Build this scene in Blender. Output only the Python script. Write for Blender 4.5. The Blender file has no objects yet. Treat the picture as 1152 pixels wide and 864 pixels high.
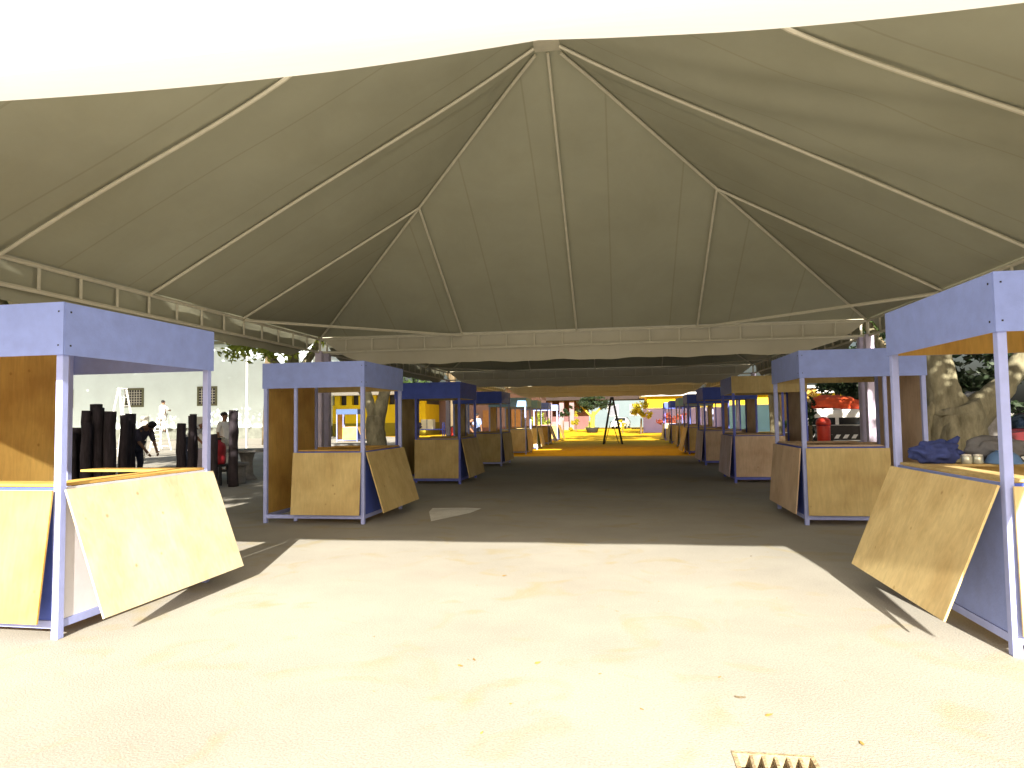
import bpy, bmesh, math, random
from mathutils import Vector, Matrix, Euler, noise
random.seed(7)
R = math.radians
scene = bpy.context.scene
COL = scene.collection

# ------------------------------------------------------------------ materials
def new_mat(name):
    m = bpy.data.materials.new(name); m.use_nodes = True
    nt = m.node_tree
    return m, nt, nt.nodes['Principled BSDF']

def mat(name, col, rough=0.7, var=0.12, scale=6.0, bump=0.0, bscale=40.0, metal=0.0, stretch=(1, 1, 1), col2=None, spec=0.3):
    """noise-mottled surface: colour varies by +-var (or towards col2), optional fine bump"""
    m, nt, b = new_mat(name)
    N, L = nt.nodes, nt.links
    tc = N.new('ShaderNodeTexCoord'); mp = N.new('ShaderNodeMapping'); mp.inputs['Scale'].default_value = stretch
    L.new(tc.outputs['Object'], mp.inputs['Vector'])
    n = N.new('ShaderNodeTexNoise'); n.inputs['Scale'].default_value = scale; n.inputs['Detail'].default_value = 6; n.inputs['Roughness'].default_value = 0.62
    L.new(mp.outputs['Vector'], n.inputs['Vector'])
    r = N.new('ShaderNodeValToRGB')
    a = [max(0, c * (1 - var)) for c in col]; c2 = col2 or [min(1, c * (1 + var)) for c in col]
    r.color_ramp.elements[0].position = 0.3; r.color_ramp.elements[1].position = 0.7
    r.color_ramp.elements[0].color = (*a, 1); r.color_ramp.elements[1].color = (*c2, 1)
    L.new(n.outputs['Fac'], r.inputs['Fac']); L.new(r.outputs['Color'], b.inputs['Base Color'])
    b.inputs['Roughness'].default_value = rough; b.inputs['Metallic'].default_value = metal
    b.inputs['Specular IOR Level'].default_value = spec
    if bump:
        n2 = N.new('ShaderNodeTexNoise'); n2.inputs['Scale'].default_value = bscale; n2.inputs['Detail'].default_value = 5
        L.new(mp.outputs['Vector'], n2.inputs['Vector'])
        bp = N.new('ShaderNodeBump'); bp.inputs['Strength'].default_value = bump; bp.inputs['Distance'].default_value = 0.02
        L.new(n2.outputs['Fac'], bp.inputs['Height']); L.new(bp.outputs['Normal'], b.inputs['Normal'])
    return m

def plywood(name, col):
    """plywood sheet: stretched grain, larger stains, a few dark knots"""
    m, nt, b = new_mat(name)
    N, L = nt.nodes, nt.links
    tc = N.new('ShaderNodeTexCoord'); mp = N.new('ShaderNodeMapping'); mp.inputs['Scale'].default_value = (1.2, 1.2, 7.0)
    L.new(tc.outputs['Object'], mp.inputs['Vector'])
    g = N.new('ShaderNodeTexNoise'); g.inputs['Scale'].default_value = 5; g.inputs['Detail'].default_value = 7; g.inputs['Distortion'].default_value = 0.8
    mp.inputs['Scale'].default_value = (6.0, 6.0, 0.9)
    L.new(mp.outputs['Vector'], g.inputs['Vector'])
    r = N.new('ShaderNodeValToRGB')
    r.color_ramp.elements[0].position = 0.3; r.color_ramp.elements[1].position = 0.72
    r.color_ramp.elements[0].color = (*[c * 0.87 for c in col], 1); r.color_ramp.elements[1].color = (*[min(1, c * 1.06) for c in col], 1)
    L.new(g.outputs['Fac'], r.inputs['Fac'])
    s = N.new('ShaderNodeTexNoise'); s.inputs['Scale'].default_value = 2.6; s.inputs['Detail'].default_value = 5
    L.new(tc.outputs['Object'], s.inputs['Vector'])
    sr = N.new('ShaderNodeValToRGB'); sr.color_ramp.elements[0].position = 0.32; sr.color_ramp.elements[1].position = 0.62
    sr.color_ramp.elements[0].color = (0.78, 0.72, 0.66, 1); sr.color_ramp.elements[1].color = (1, 1, 1, 1)
    L.new(s.outputs['Fac'], sr.inputs['Fac'])
    k = N.new('ShaderNodeTexVoronoi'); k.inputs['Scale'].default_value = 4.5
    L.new(tc.outputs['Object'], k.inputs['Vector'])
    kr = N.new('ShaderNodeValToRGB'); kr.color_ramp.elements[0].position = 0.03; kr.color_ramp.elements[1].position = 0.085
    kr.color_ramp.elements[0].color = (0.55, 0.42, 0.3, 1); kr.color_ramp.elements[1].color = (1, 1, 1, 1)
    L.new(k.outputs['Distance'], kr.inputs['Fac'])
    m1 = N.new('ShaderNodeMix'); m1.data_type = 'RGBA'; m1.blend_type = 'MULTIPLY'; m1.inputs[0].default_value = 1
    L.new(r.outputs['Color'], m1.inputs[6]); L.new(sr.outputs['Color'], m1.inputs[7])
    m2 = N.new('ShaderNodeMix'); m2.data_type = 'RGBA'; m2.blend_type = 'MULTIPLY'; m2.inputs[0].default_value = 0.7
    L.new(m1.outputs[2], m2.inputs[6]); L.new(kr.outputs['Color'], m2.inputs[7])
    L.new(m2.outputs[2], b.inputs['Base Color'])
    b.inputs['Roughness'].default_value = 0.62; b.inputs['Specular IOR Level'].default_value = 0.25
    bp = N.new('ShaderNodeBump'); bp.inputs['Strength'].default_value = 0.12; bp.inputs['Distance'].default_value = 0.005
    L.new(g.outputs['Fac'], bp.inputs['Height']); L.new(bp.outputs['Normal'], b.inputs['Normal'])
    return m

def cloth_mat(name, col, trans, tcol=None, seam=None):
    """PVC tarpaulin: diffuse cloth that lets a share of the light through"""
    m, nt, b = new_mat(name)
    N, L = nt.nodes, nt.links
    tc = N.new('ShaderNodeTexCoord')
    n = N.new('ShaderNodeTexNoise'); n.inputs['Scale'].default_value = 1.4; n.inputs['Detail'].default_value = 6
    L.new(tc.outputs['Object'], n.inputs['Vector'])
    r = N.new('ShaderNodeValToRGB'); r.color_ramp.elements[0].position = 0.3; r.color_ramp.elements[1].position = 0.75
    r.color_ramp.elements[0].color = (*[c * 0.95 for c in col], 1); r.color_ramp.elements[1].color = (*[min(1, c * 1.04) for c in col], 1)
    L.new(n.outputs['Fac'], r.inputs['Fac']); out = r.outputs['Color']
    st = N.new('ShaderNodeTexNoise'); st.inputs['Scale'].default_value = .55; st.inputs['Detail'].default_value = 8; st.inputs['Roughness'].default_value = .7; st.inputs['Distortion'].default_value = .6
    L.new(tc.outputs['Object'], st.inputs['Vector'])
    sr = N.new('ShaderNodeValToRGB'); sr.color_ramp.elements[0].position = .33; sr.color_ramp.elements[1].position = .58
    sr.color_ramp.elements[0].color = (.93, .92, .89, 1); sr.color_ramp.elements[1].color = (1, 1, 1, 1); L.new(st.outputs['Fac'], sr.inputs['Fac'])
    mm = N.new('ShaderNodeMix'); mm.data_type = 'RGBA'; mm.blend_type = 'MULTIPLY'; mm.inputs[0].default_value = 1
    L.new(out, mm.inputs[6]); L.new(sr.outputs['Color'], mm.inputs[7]); out = mm.outputs[2]
    if seam is not None:                                     # welded seams between the cloth widths
        sp = N.new('ShaderNodeSeparateXYZ'); L.new(tc.outputs['Object'], sp.inputs[0])
        m1 = N.new('ShaderNodeMath'); m1.operation = 'MULTIPLY_ADD'; m1.inputs[1].default_value = 1/1.02; m1.inputs[2].default_value = 20.37; L.new(sp.outputs[seam], m1.inputs[0])
        m2 = N.new('ShaderNodeMath'); m2.operation = 'FRACT'; L.new(m1.outputs[0], m2.inputs[0])
        m3 = N.new('ShaderNodeMath'); m3.operation = 'LESS_THAN'; m3.inputs[1].default_value = .022; L.new(m2.outputs[0], m3.inputs[0])
        m4 = N.new('ShaderNodeMix'); m4.data_type = 'RGBA'; m4.blend_type = 'MULTIPLY'; L.new(m3.outputs[0], m4.inputs[0]); L.new(out, m4.inputs[6]); m4.inputs[7].default_value = (.88, .87, .84, 1); out = m4.outputs[2]
    L.new(out, b.inputs['Base Color'])
    b.inputs['Roughness'].default_value = 0.75; b.inputs['Specular IOR Level'].default_value = 0.15
    w = N.new('ShaderNodeTexNoise'); w.inputs['Scale'].default_value = 3.5; w.inputs['Detail'].default_value = 3
    mp = N.new('ShaderNodeMapping'); mp.inputs['Scale'].default_value = (1, 0.35, 1); L.new(tc.outputs['Object'], mp.inputs['Vector']); L.new(mp.outputs['Vector'], w.inputs['Vector'])
    bp = N.new('ShaderNodeBump'); bp.inputs['Strength'].default_value = 0.25; bp.inputs['Distance'].default_value = 0.05
    L.new(w.outputs['Fac'], bp.inputs['Height']); L.new(bp.outputs['Normal'], b.inputs['Normal'])
    t = N.new('ShaderNodeBsdfTranslucent'); t.inputs['Color'].default_value = (*(tcol or col), 1)
    mx = N.new('ShaderNodeMixShader'); mx.inputs['Fac'].default_value = trans
    L.new(b.outputs['BSDF'], mx.inputs[1]); L.new(t.outputs['BSDF'], mx.inputs[2])
    L.new(mx.outputs['Shader'], N['Material Output'].inputs['Surface'])
    return m

def ground_mat(name, c_lo, c_hi, stain, scale=0.5, speck=True, grain=90.0):
    m, nt, b = new_mat(name)
    N, L = nt.nodes, nt.links
    tc = N.new('ShaderNodeTexCoord')
    n = N.new('ShaderNodeTexNoise'); n.inputs['Scale'].default_value = scale; n.inputs['Detail'].default_value = 9; n.inputs['Roughness'].default_value = 0.65
    L.new(tc.outputs['Object'], n.inputs['Vector'])
    r = N.new('ShaderNodeValToRGB'); r.color_ramp.elements[0].position = 0.32; r.color_ramp.elements[1].position = 0.68
    r.color_ramp.elements[0].color = (*c_lo, 1); r.color_ramp.elements[1].color = (*c_hi, 1)
    L.new(n.outputs['Fac'], r.inputs['Fac'])
    s = N.new('ShaderNodeTexNoise'); s.inputs['Scale'].default_value = 1.7; s.inputs['Detail'].default_value = 4; s.inputs['Distortion'].default_value = 1.2
    L.new(tc.outputs['Object'], s.inputs['Vector'])
    sr = N.new('ShaderNodeValToRGB'); sr.color_ramp.elements[0].position = 0.55; sr.color_ramp.elements[1].position = 0.72
    sr.color_ramp.elements[0].color = (0, 0, 0, 1); sr.color_ramp.elements[1].color = (0.55, 0.55, 0.55, 1)
    L.new(s.outputs['Fac'], sr.inputs['Fac'])
    mx = N.new('ShaderNodeMix'); mx.data_type = 'RGBA'
    L.new(sr.outputs['Color'], mx.inputs[0]); L.new(r.outputs['Color'], mx.inputs[6]); mx.inputs[7].default_value = (*stain, 1)
    g = N.new('ShaderNodeTexNoise'); g.inputs['Scale'].default_value = grain; g.inputs['Detail'].default_value = 4
    L.new(tc.outputs['Object'], g.inputs['Vector'])
    gr = N.new('ShaderNodeValToRGB'); gr.color_ramp.elements[0].position = 0.3; gr.color_ramp.elements[1].position = 0.7
    gr.color_ramp.elements[0].color = (0.8, 0.8, 0.8, 1); gr.color_ramp.elements[1].color = (1.1, 1.1, 1.1, 1)
    L.new(g.outputs['Fac'], gr.inputs['Fac'])
    m2 = N.new('ShaderNodeMix'); m2.data_type = 'RGBA'; m2.blend_type = 'MULTIPLY'; m2.inputs[0].default_value = 1
    L.new(mx.outputs[2], m2.inputs[6]); L.new(gr.outputs['Color'], m2.inputs[7])
    L.new(m2.outputs[2], b.inputs['Base Color'])
    b.inputs['Roughness'].default_value = 0.9; b.inputs['Specular IOR Level'].default_value = 0.15
    bp = N.new('ShaderNodeBump'); bp.inputs['Strength'].default_value = 0.35; bp.inputs['Distance'].default_value = 0.01
    L.new(g.outputs['Fac'], bp.inputs['Height']); L.new(bp.outputs['Normal'], b.inputs['Normal'])
    return m

def tile_mat(name, col, mortar, w=0.6, h=0.4):
    m, nt, b = new_mat(name)
    N, L = nt.nodes, nt.links
    tc = N.new('ShaderNodeTexCoord')
    mp = N.new('ShaderNodeMapping'); mp.inputs['Rotation'].default_value = (R(90), 0, 0)
    L.new(tc.outputs['Object'], mp.inputs['Vector'])
    br = N.new('ShaderNodeTexBrick'); br.offset = 0.0
    br.inputs['Scale'].default_value = 1.0; br.inputs['Brick Width'].default_value = w; br.inputs['Row Height'].default_value = h
    br.inputs['Mortar Size'].default_value = 0.02
    br.inputs['Color1'].default_value = (*col, 1); br.inputs['Color2'].default_value = (*[c * 0.8 for c in col], 1); br.inputs['Mortar'].default_value = (*mortar, 1)
    L.new(mp.outputs['Vector'], br.inputs['Vector']); L.new(br.outputs['Color'], b.inputs['Base Color'])
    b.inputs['Roughness'].default_value = 0.5
    return m

PLY = plywood('plywood', (0.60, 0.47, 0.22))
PLY_SUNLIT = plywood('sunlit_plywood', (0.76, 0.66, 0.46))  # plywood paled so the hatch boards carry painted sunlight
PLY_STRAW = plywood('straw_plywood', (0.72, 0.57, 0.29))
PLY_LILAC = plywood('lilac_plywood', (0.62, 0.50, 0.56))
PLY_WARM = plywood('plywood_warm', (0.66, 0.42, 0.12))
PLY_PINK = plywood('plywood_pinkish', (0.64, 0.49, 0.36))
PAINT = mat('periwinkle_paint', (0.26, 0.335, 0.74), 0.55, 0.08, 7, 0.1, 50)
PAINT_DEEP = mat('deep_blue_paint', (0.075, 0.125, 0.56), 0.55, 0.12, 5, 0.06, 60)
PAINT_SKY = mat('sky_blue_paint', (0.20, 0.38, 0.66), 0.55, 0.1, 5, 0.06, 60)
SUNLIT_PAINT = mat('sunlit_blue_paint', (0.74, 0.75, 0.86), 0.5, 0.06, 6)  # pale tone stands for sunlight on the blue lower panel
POST = mat('pale_lavender_post', (0.38, 0.44, 0.84), 0.5, 0.08, 8, 0.05, 60)
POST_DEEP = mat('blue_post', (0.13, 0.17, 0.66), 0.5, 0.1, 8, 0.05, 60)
STEEL = mat('cream_steel', (0.60, 0.57, 0.46), 0.45, 0.08, 8)
LEGM = mat('lavender_column', (0.52, 0.47, 0.62), 0.6, 0.1, 4)
CANVAS = cloth_mat('grey_canvas', (0.37, 0.37, 0.285), 0.0)
CANVAS_X = cloth_mat('grey_canvas_seams_along', (0.37, 0.37, 0.285), 0.0, None, 0)
CANVAS_Y = cloth_mat('grey_canvas_seams_across', (0.37, 0.37, 0.285), 0.0, None, 1)
CANVAS_WARM = cloth_mat('warm_glow_canvas', (0.42, 0.39, 0.30), 0.2, (0.9, 0.62, 0.2))  # yellow let-through added to warm and brighten the paving below
CANVAS_WHITE = cloth_mat('white_canvas', (0.62, 0.61, 0.58), 0.225, (0.92, 0.88, 0.82))
CANVAS_THIN = cloth_mat('thin_white_canvas', (0.80, 0.79, 0.75), 0.40, (0.9, 0.88, 0.82))
VALANCE = cloth_mat('cream_valance', (0.54, 0.51, 0.41), 0.04)
GROUND = ground_mat('worn_asphalt', (0.325, 0.31, 0.275), (0.415, 0.395, 0.35), (0.36, 0.30, 0.16))
OCHRE = ground_mat('ochre_paving', (0.70, 0.40, 0.010), (0.86, 0.53, 0.014), (0.5, 0.26, 0.012), 0.8)
BLACK = mat('dark_iron', (0.03, 0.028, 0.03), 0.5, 0.2, 12, metal=0.4)
LOG = mat('blackened_timber', (0.035, 0.028, 0.035), 0.9, 0.5, 14, 0.8, 30, stretch=(1, 1, 0.15))
CONC = mat('rough_concrete', (0.27, 0.26, 0.25), 0.9, 0.25, 8, 0.4, 40)
WHITE_WALL = mat('limewashed_wall', (0.74, 0.87, 0.90), 0.85, 0.06, 0.5, 0.1, 8)
STONE_BASE = mat('grey_stone_base', (0.14, 0.15, 0.13), 0.9, 0.3, 1.5, 0.5, 6)
WHITE = mat('white_paint', (0.8, 0.8, 0.8), 0.45, 0.05, 5)
OLIVE = mat('olive_frame', (0.13, 0.135, 0.08), 0.6, 0.1, 6)
DARK = mat('dark_opening', (0.03, 0.03, 0.035), 0.6, 0.2, 4)
YELLOW = mat('yellow_wall', (0.60, 0.44, 0.008), 0.8, 0.08, 1.0)
YELLOW_LOW = mat('olive_yellow_dado', (0.20, 0.17, 0.01), 0.8, 0.1, 1.0)
PINK = mat('pale_pink_wall', (0.24, 0.165, 0.185), 0.85, 0.08, 0.8)
PINK_DARK = mat('rose_wall', (0.17, 0.085, 0.085), 0.85, 0.1, 0.8)
LAV = mat('lavender_wall', (0.42, 0.36, 0.72), 0.8, 0.07, 0.6)
SKYWALL = mat('sky_blue_wall', (0.24, 0.48, 0.68), 0.8, 0.07, 0.6)
ROOF_DARK = mat('brown_roof_edge', (0.03, 0.02, 0.018), 0.8, 0.2, 2)
TILE = tile_mat('yellow_tiles', (0.50, 0.28, 0.012), (0.25, 0.13, 0.01))
GLASSY = mat('dark_glass', (0.02, 0.025, 0.03), 0.08, 0.2, 3, spec=0.6)
RED = mat('red_plastic', (0.55, 0.045, 0.025), 0.4, 0.12, 5)
DKRED = mat('dark_red_plastic', (0.30, 0.02, 0.03), 0.4, 0.15, 5)
ORANGE = mat('orange_tarpaulin', (0.70, 0.10, 0.03), 0.7, 0.2, 4, 0.5, 10)
BLUE_CLOTH = mat('navy_blue_cloth', (0.04, 0.06, 0.22), 0.85, 0.3, 6, 0.6, 18)
BLUE_PLAST = mat('blue_plastic', (0.12, 0.24, 0.52), 0.35, 0.1, 4)
GREY_CLOTH = mat('grey_cloth', (0.16, 0.17, 0.20), 0.9, 0.25, 6, 0.5, 20)
TIN = mat('pale_tin', (0.62, 0.66, 0.60), 0.3, 0.1, 6, metal=0.5)
RUBBER = mat('black_rubber', (0.02, 0.02, 0.02), 0.8, 0.2, 8)
ALU = mat('pale_aluminium', (0.75, 0.75, 0.74), 0.35, 0.05, 6, metal=0.3)
BARK = mat('grey_bark', (0.20, 0.18, 0.11), 0.95, 0.45, 5, 1.0, 14, stretch=(1, 1, 0.35), col2=(0.36, 0.33, 0.22))
BARK_DK = mat('brown_bark', (0.13, 0.10, 0.06), 0.95, 0.4, 6, 1.0, 16, stretch=(1, 1, 0.35))
def leaf_mat(name, col, tr=0.35):
    m, nt, b = new_mat(name); N, L = nt.nodes, nt.links
    g = N.new('ShaderNodeNewGeometry')
    r = N.new('ShaderNodeValToRGB'); r.color_ramp.elements[0].color = (*[c * 0.6 for c in col], 1); r.color_ramp.elements[1].color = (*[min(1, c * 1.5) for c in col], 1)
    L.new(g.outputs['Random Per Island'], r.inputs['Fac']); L.new(r.outputs['Color'], b.inputs['Base Color'])
    b.inputs['Roughness'].default_value = 0.55
    t = N.new('ShaderNodeBsdfTranslucent'); L.new(r.outputs['Color'], t.inputs['Color'])
    mx = N.new('ShaderNodeMixShader'); mx.inputs['Fac'].default_value = tr
    L.new(b.outputs['BSDF'], mx.inputs[1]); L.new(t.outputs['BSDF'], mx.inputs[2]); L.new(mx.outputs['Shader'], N['Material Output'].inputs['Surface'])
    return m
LEAF = leaf_mat('leaf_green', (0.07, 0.12, 0.03))
LEAF_LT = leaf_mat('leaf_light', (0.36, 0.42, 0.07), 0.5)
LEAF_DK = leaf_mat('leaf_dark', (0.025, 0.045, 0.018))
LEAF_YE = leaf_mat('leaf_yellow', (0.42, 0.36, 0.02), 0.4)
LEAF_RED = leaf_mat('leaf_red', (0.30, 0.06, 0.03))
DRY = mat('dry_leaf', (0.34, 0.22, 0.06), 0.8, 0.3, 20)
SKIN_M = mat('brown_skin', (0.28, 0.15, 0.09), 0.55, 0.08, 8)
HAIR = mat('black_hair', (0.015, 0.012, 0.012), 0.6, 0.2, 20)
SHIRT_W = mat('white_shirt', (0.78, 0.76, 0.74), 0.85, 0.05, 8)
SHIRT_B = mat('light_blue_shirt', (0.30, 0.40, 0.75), 0.85, 0.08, 8)
SHIRT_K = mat('dark_shirt', (0.07, 0.06, 0.085), 0.85, 0.2, 8)
JEANS = mat('dark_trousers', (0.03, 0.035, 0.06), 0.85, 0.2, 8)
KHAKI = mat('pale_trousers', (0.55, 0.53, 0.48), 0.85, 0.1, 8)
SHOE = mat('dark_shoe', (0.03, 0.025, 0.02), 0.6, 0.2, 8)

# ------------------------------------------------------------------ helpers
class MB:
    def __init__(s): s.bm = bmesh.new(); s.mats = []
    def mi(s, m):
        if m not in s.mats: s.mats.append(m)
        return s.mats.index(m)
    def quad(s, pts, m):
        vs = [s.bm.verts.new(p) for p in pts]; f = s.bm.faces.new(vs); f.material_index = s.mi(m); return f
    def box(s, lo, hi, m, rot=None, piv=None, inner=None, bev=0.0):
        """axis box; inner=(axis, sign, material) paints one side differently"""
        x0, y0, z0 = lo; x1, y1, z1 = hi
        if x0 > x1: x0, x1 = x1, x0
        if y0 > y1: y0, y1 = y1, y0
        if z0 > z1: z0, z1 = z1, z0
        P = [(x0,y0,z0),(x1,y0,z0),(x1,y1,z0),(x0,y1,z0),(x0,y0,z1),(x1,y0,z1),(x1,y1,z1),(x0,y1,z1)]
        P = [Vector(p) for p in P]
        if rot is not None:
            piv = Vector(piv); P = [piv + rot @ (p - piv) for p in P]
        v = [s.bm.verts.new(p) for p in P]
        F = [((3,2,1,0),'z',-1),((4,5,6,7),'z',1),((0,1,5,4),'y',-1),((2,3,7,6),'y',1),((1,2,6,5),'x',1),((3,0,4,7),'x',-1)]
        fs = []
        for q, ax, sg in F:
            f = s.bm.faces.new([v[i] for i in q]); f.material_index = s.mi(m); fs.append(f)
            if inner and inner[0] == ax and inner[1] == sg: f.material_index = s.mi(inner[2])
        if bev:
            es = {e for f in fs for e in f.edges}
            bmesh.ops.bevel(s.bm, geom=list(es), offset=bev, segments=1, affect='EDGES')
        return s
    def tube(s, pts, rad, m, n=8, cap=True):
        pts = [Vector(p) for p in pts]
        rads = rad if isinstance(rad, (list, tuple)) else [rad] * len(pts)
        rings = []; up0 = None
        for i, p in enumerate(pts):
            d = (pts[min(i+1, len(pts)-1)] - pts[max(i-1, 0)]).normalized()
            if up0 is None:
                up0 = Vector((0, 0, 1)) if abs(d.z) < 0.9 else Vector((1, 0, 0))
            a = d.cross(up0)
            if a.length < 1e-4: a = d.cross(Vector((0, 1, 0)))
            a.normalize(); b = a.cross(d).normalized(); up0 = b
            rings.append([s.bm.verts.new(p + (a * math.cos(2*math.pi*k/n) + b * math.sin(2*math.pi*k/n)) * rads[i]) for k in range(n)])
        k_ = s.mi(m)
        for i in range(len(rings)-1):
            for k in range(n):
                f = s.bm.faces.new([rings[i][k], rings[i][(k+1)%n], rings[i+1][(k+1)%n], rings[i+1][k]]); f.material_index = k_; f.smooth = n > 6
        if cap:
            f = s.bm.faces.new(rings[0][::-1]); f.material_index = k_
            f = s.bm.faces.new(rings[-1]); f.material_index = k_
        return s
    def bar(s, a, b, w, h, m):
        """rectangular bar a-b, width w across, h along up"""
        a, b = Vector(a), Vector(b); d = (b - a).normalized()
        up = Vector((0, 0, 1)) if abs(d.z) < 0.95 else Vector((0, 1, 0))
        x = d.cross(up).normalized() * w / 2; z = x.cross(d).normalized() * h / 2
        v = [s.bm.verts.new(p + q) for p in (a, b) for q in (-x - z, x - z, x + z, -x + z)]
        for q in ((0,1,2,3)[::-1], (4,5,6,7), (0,1,5,4), (1,2,6,5), (2,3,7,6), (3,0,4,7)):
            f = s.bm.faces.new([v[i] for i in q]); f.material_index = s.mi(m)
        return s
    def lathe(s, prof, c, m, n=20, smooth=True):
        c = Vector(c); rings = []
        for r, z in prof:
            rings.append([s.bm.verts.new(c + Vector((r*math.cos(2*math.pi*k/n), r*math.sin(2*math.pi*k/n), z))) for k in range(n)])
        for i in range(len(rings)-1):
            for k in range(n):
                f = s.bm.faces.new([rings[i][k], rings[i][(k+1)%n], rings[i+1][(k+1)%n], rings[i+1][k]]); f.material_index = s.mi(m); f.smooth = smooth
        for rg in (rings[0][::-1], rings[-1]):
            f = s.bm.faces.new(rg); f.material_index = s.mi(m)
        return s
    def blob(s, c, rx, ry, rz, m, sub=3, jit=0.0, seed=0, freq=2.0):
        r = bmesh.ops.create_icosphere(s.bm, subdivisions=sub, radius=1)
        c = Vector(c)
        for v in r['verts']:
            k = 1 + jit * noise.noise(v.co * freq + Vector((seed, 0, 0)))
            v.co = c + Vector((v.co.x*rx*k, v.co.y*ry*k, v.co.z*rz*k))
        k_ = s.mi(m)
        for f in {f for v in r['verts'] for f in v.link_faces}: f.material_index = k_; f.smooth = True
        return s
    def leaves(s, c, rx, ry, rz, n, size, m, seed=0, droop=0.0):
        rd = random.Random(seed); c = Vector(c); k_ = s.mi(m)
        clumps = [Vector((rd.gauss(0, .5), rd.gauss(0, .5), rd.gauss(0, .5))) for _ in range(max(4, n // 60))]
        for i in range(n):
            q = rd.choice(clumps) + Vector((rd.gauss(0, .17), rd.gauss(0, .17), rd.gauss(0, .17)))
            if q.length > 1.25: q *= 1.25 / q.length
            p = c + Vector((q.x*rx, q.y*ry, q.z*rz - droop*rd.random()))
            u = Vector((rd.gauss(0,1), rd.gauss(0,1), rd.gauss(0,.7))).normalized()
            w = u.cross(Vector((rd.gauss(0,1), rd.gauss(0,1), rd.gauss(0,1)))).normalized()
            l = size * rd.uniform(.6, 1.4)
            vs = [s.bm.verts.new(p + a) for a in (-u*l, w*l*.42, u*l, -w*l*.42)]
            f = s.bm.faces.new(vs); f.material_index = k_
        return s
    def build(s, name, parent=None, recalc=True, loc=None):
        if recalc: bmesh.ops.recalc_face_normals(s.bm, faces=s.bm.faces[:])
        me = bpy.data.meshes.new(name); s.bm.to_mesh(me); s.bm.free()
        for m in s.mats: me.materials.append(m)
        o = bpy.data.objects.new(name, me); COL.objects.link(o)
        if parent is not None: o.parent = parent
        if loc: o.location = loc
        return o

def tag(o, label=None, cat=None, group=None, kind=None):
    if label: o['label'] = label
    if cat: o['category'] = cat
    if group: o['group'] = group
    if kind: o['kind'] = kind
    return o
def thing(name, label, cat, loc=(0,0,0), rz=0.0, group=None):
    o = bpy.data.objects.new(name, None); COL.objects.link(o)
    o.empty_display_size = 0.1; o.location = loc; o.rotation_euler = (0, 0, rz)
    return tag(o, label, cat, group)
def bx(name, lo, hi, m, parent, **k): return MB().box(lo, hi, m, **k).build(name, parent)

# ------------------------------------------------------------------ ground with a real hole for the drain
DX0, DX1, DY0, DY1 = 0.44, 0.77, 2.62, 3.04
g = MB()
xs = [-400, DX0, DX1, 400]; ys = [-60, DY0, DY1, 25.2]
for i in range(3):
    for j in range(3):
        if i == 1 and j == 1: continue
        g.quad([(xs[i], ys[j], 0), (xs[i+1], ys[j], 0), (xs[i+1], ys[j+1], 0), (xs[i], ys[j+1], 0)], GROUND)
g.quad([(-400, 25.2, 0), (400, 25.2, 0), (400, 900, 0), (-400, 900, 0)], GROUND)
bmesh.ops.remove_doubles(g.bm, verts=g.bm.verts[:], dist=1e-4)
tag(g.build('ground'), kind='structure')
g = MB(); oc = [(-5.6, 25.25), (4.6, 25.15), (4.9, 34), (7, 44), (18, 60), (20, 100), (-30, 100), (-24, 62), (-9, 44), (-5.9, 34)]
f = g.bm.faces.new([g.bm.verts.new((x, y, 0.004)) for x, y in oc]); f.material_index = g.mi(OCHRE)
tag(g.build('paved_path'), kind='structure')

g = MB(); f = g.bm.faces.new([g.bm.verts.new((x, y, .005)) for x, y in [(-2.62, 9.25), (-2.25, 10.1), (-2.18, 10.62), (-2.45, 10.7), (-2.98, 10.62), (-2.92, 10.2)]]); f.material_index = g.mi(ground_mat('sun_patch_colour', (.68,.68,.66), (.85,.85,.84), (.5,.5,.5), 3.0))  # pool of sunlight painted as a pale sheet on the shaded ground
tag(g.build('painted_sun_patch'), kind='structure')
dr = thing('drain_grate', 'rusty iron drain grate set flush in the sunlit pavement in the foreground', 'drain', (DX0, DY0, 0))
W_, D_ = DX1-DX0, DY1-DY0
p = MB(); PIT = mat('drain_pit', (0.05, 0.042, 0.03), 0.95, 0.3, 10)
p.quad([(0,0,0),(W_,0,0),(W_,0,-.3),(0,0,-.3)], PIT); p.quad([(0,D_,0),(W_,D_,0),(W_,D_,-.3),(0,D_,-.3)], PIT)
p.quad([(0,0,0),(0,D_,0),(0,D_,-.3),(0,0,-.3)], PIT); p.quad([(W_,0,0),(W_,D_,0),(W_,D_,-.3),(W_,0,-.3)], PIT)
p.quad([(0,0,-.3),(W_,0,-.3),(W_,D_,-.3),(0,D_,-.3)], PIT); p.build('pit', dr)
RUST = mat('rusty_iron', (0.36, 0.28, 0.17), 0.8, 0.4, 20, 0.5, 60)
p = MB(); t = .018
p.box((0,0,-.05),(t,D_,.006),RUST); p.box((W_-t,0,-.05),(W_,D_,.006),RUST); p.box((t,0,-.05),(W_-t,t,.006),RUST); p.box((t,D_-t,-.05),(W_-t,D_,.006),RUST)
p.build('frame', dr)
p = MB(); n_ = 6
for i in range(1, n_):
    x = t + (W_-2*t)*i/n_ - .002
    p.bar((x-.012, t, -.014), (x+.012, D_-t, -.014), .013, .03, RUST)
p.bar((t, D_*.5, -.016), (W_-t, D_*.5, -.016), .016, .028, RUST)
p.build('bars', dr)

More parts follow.
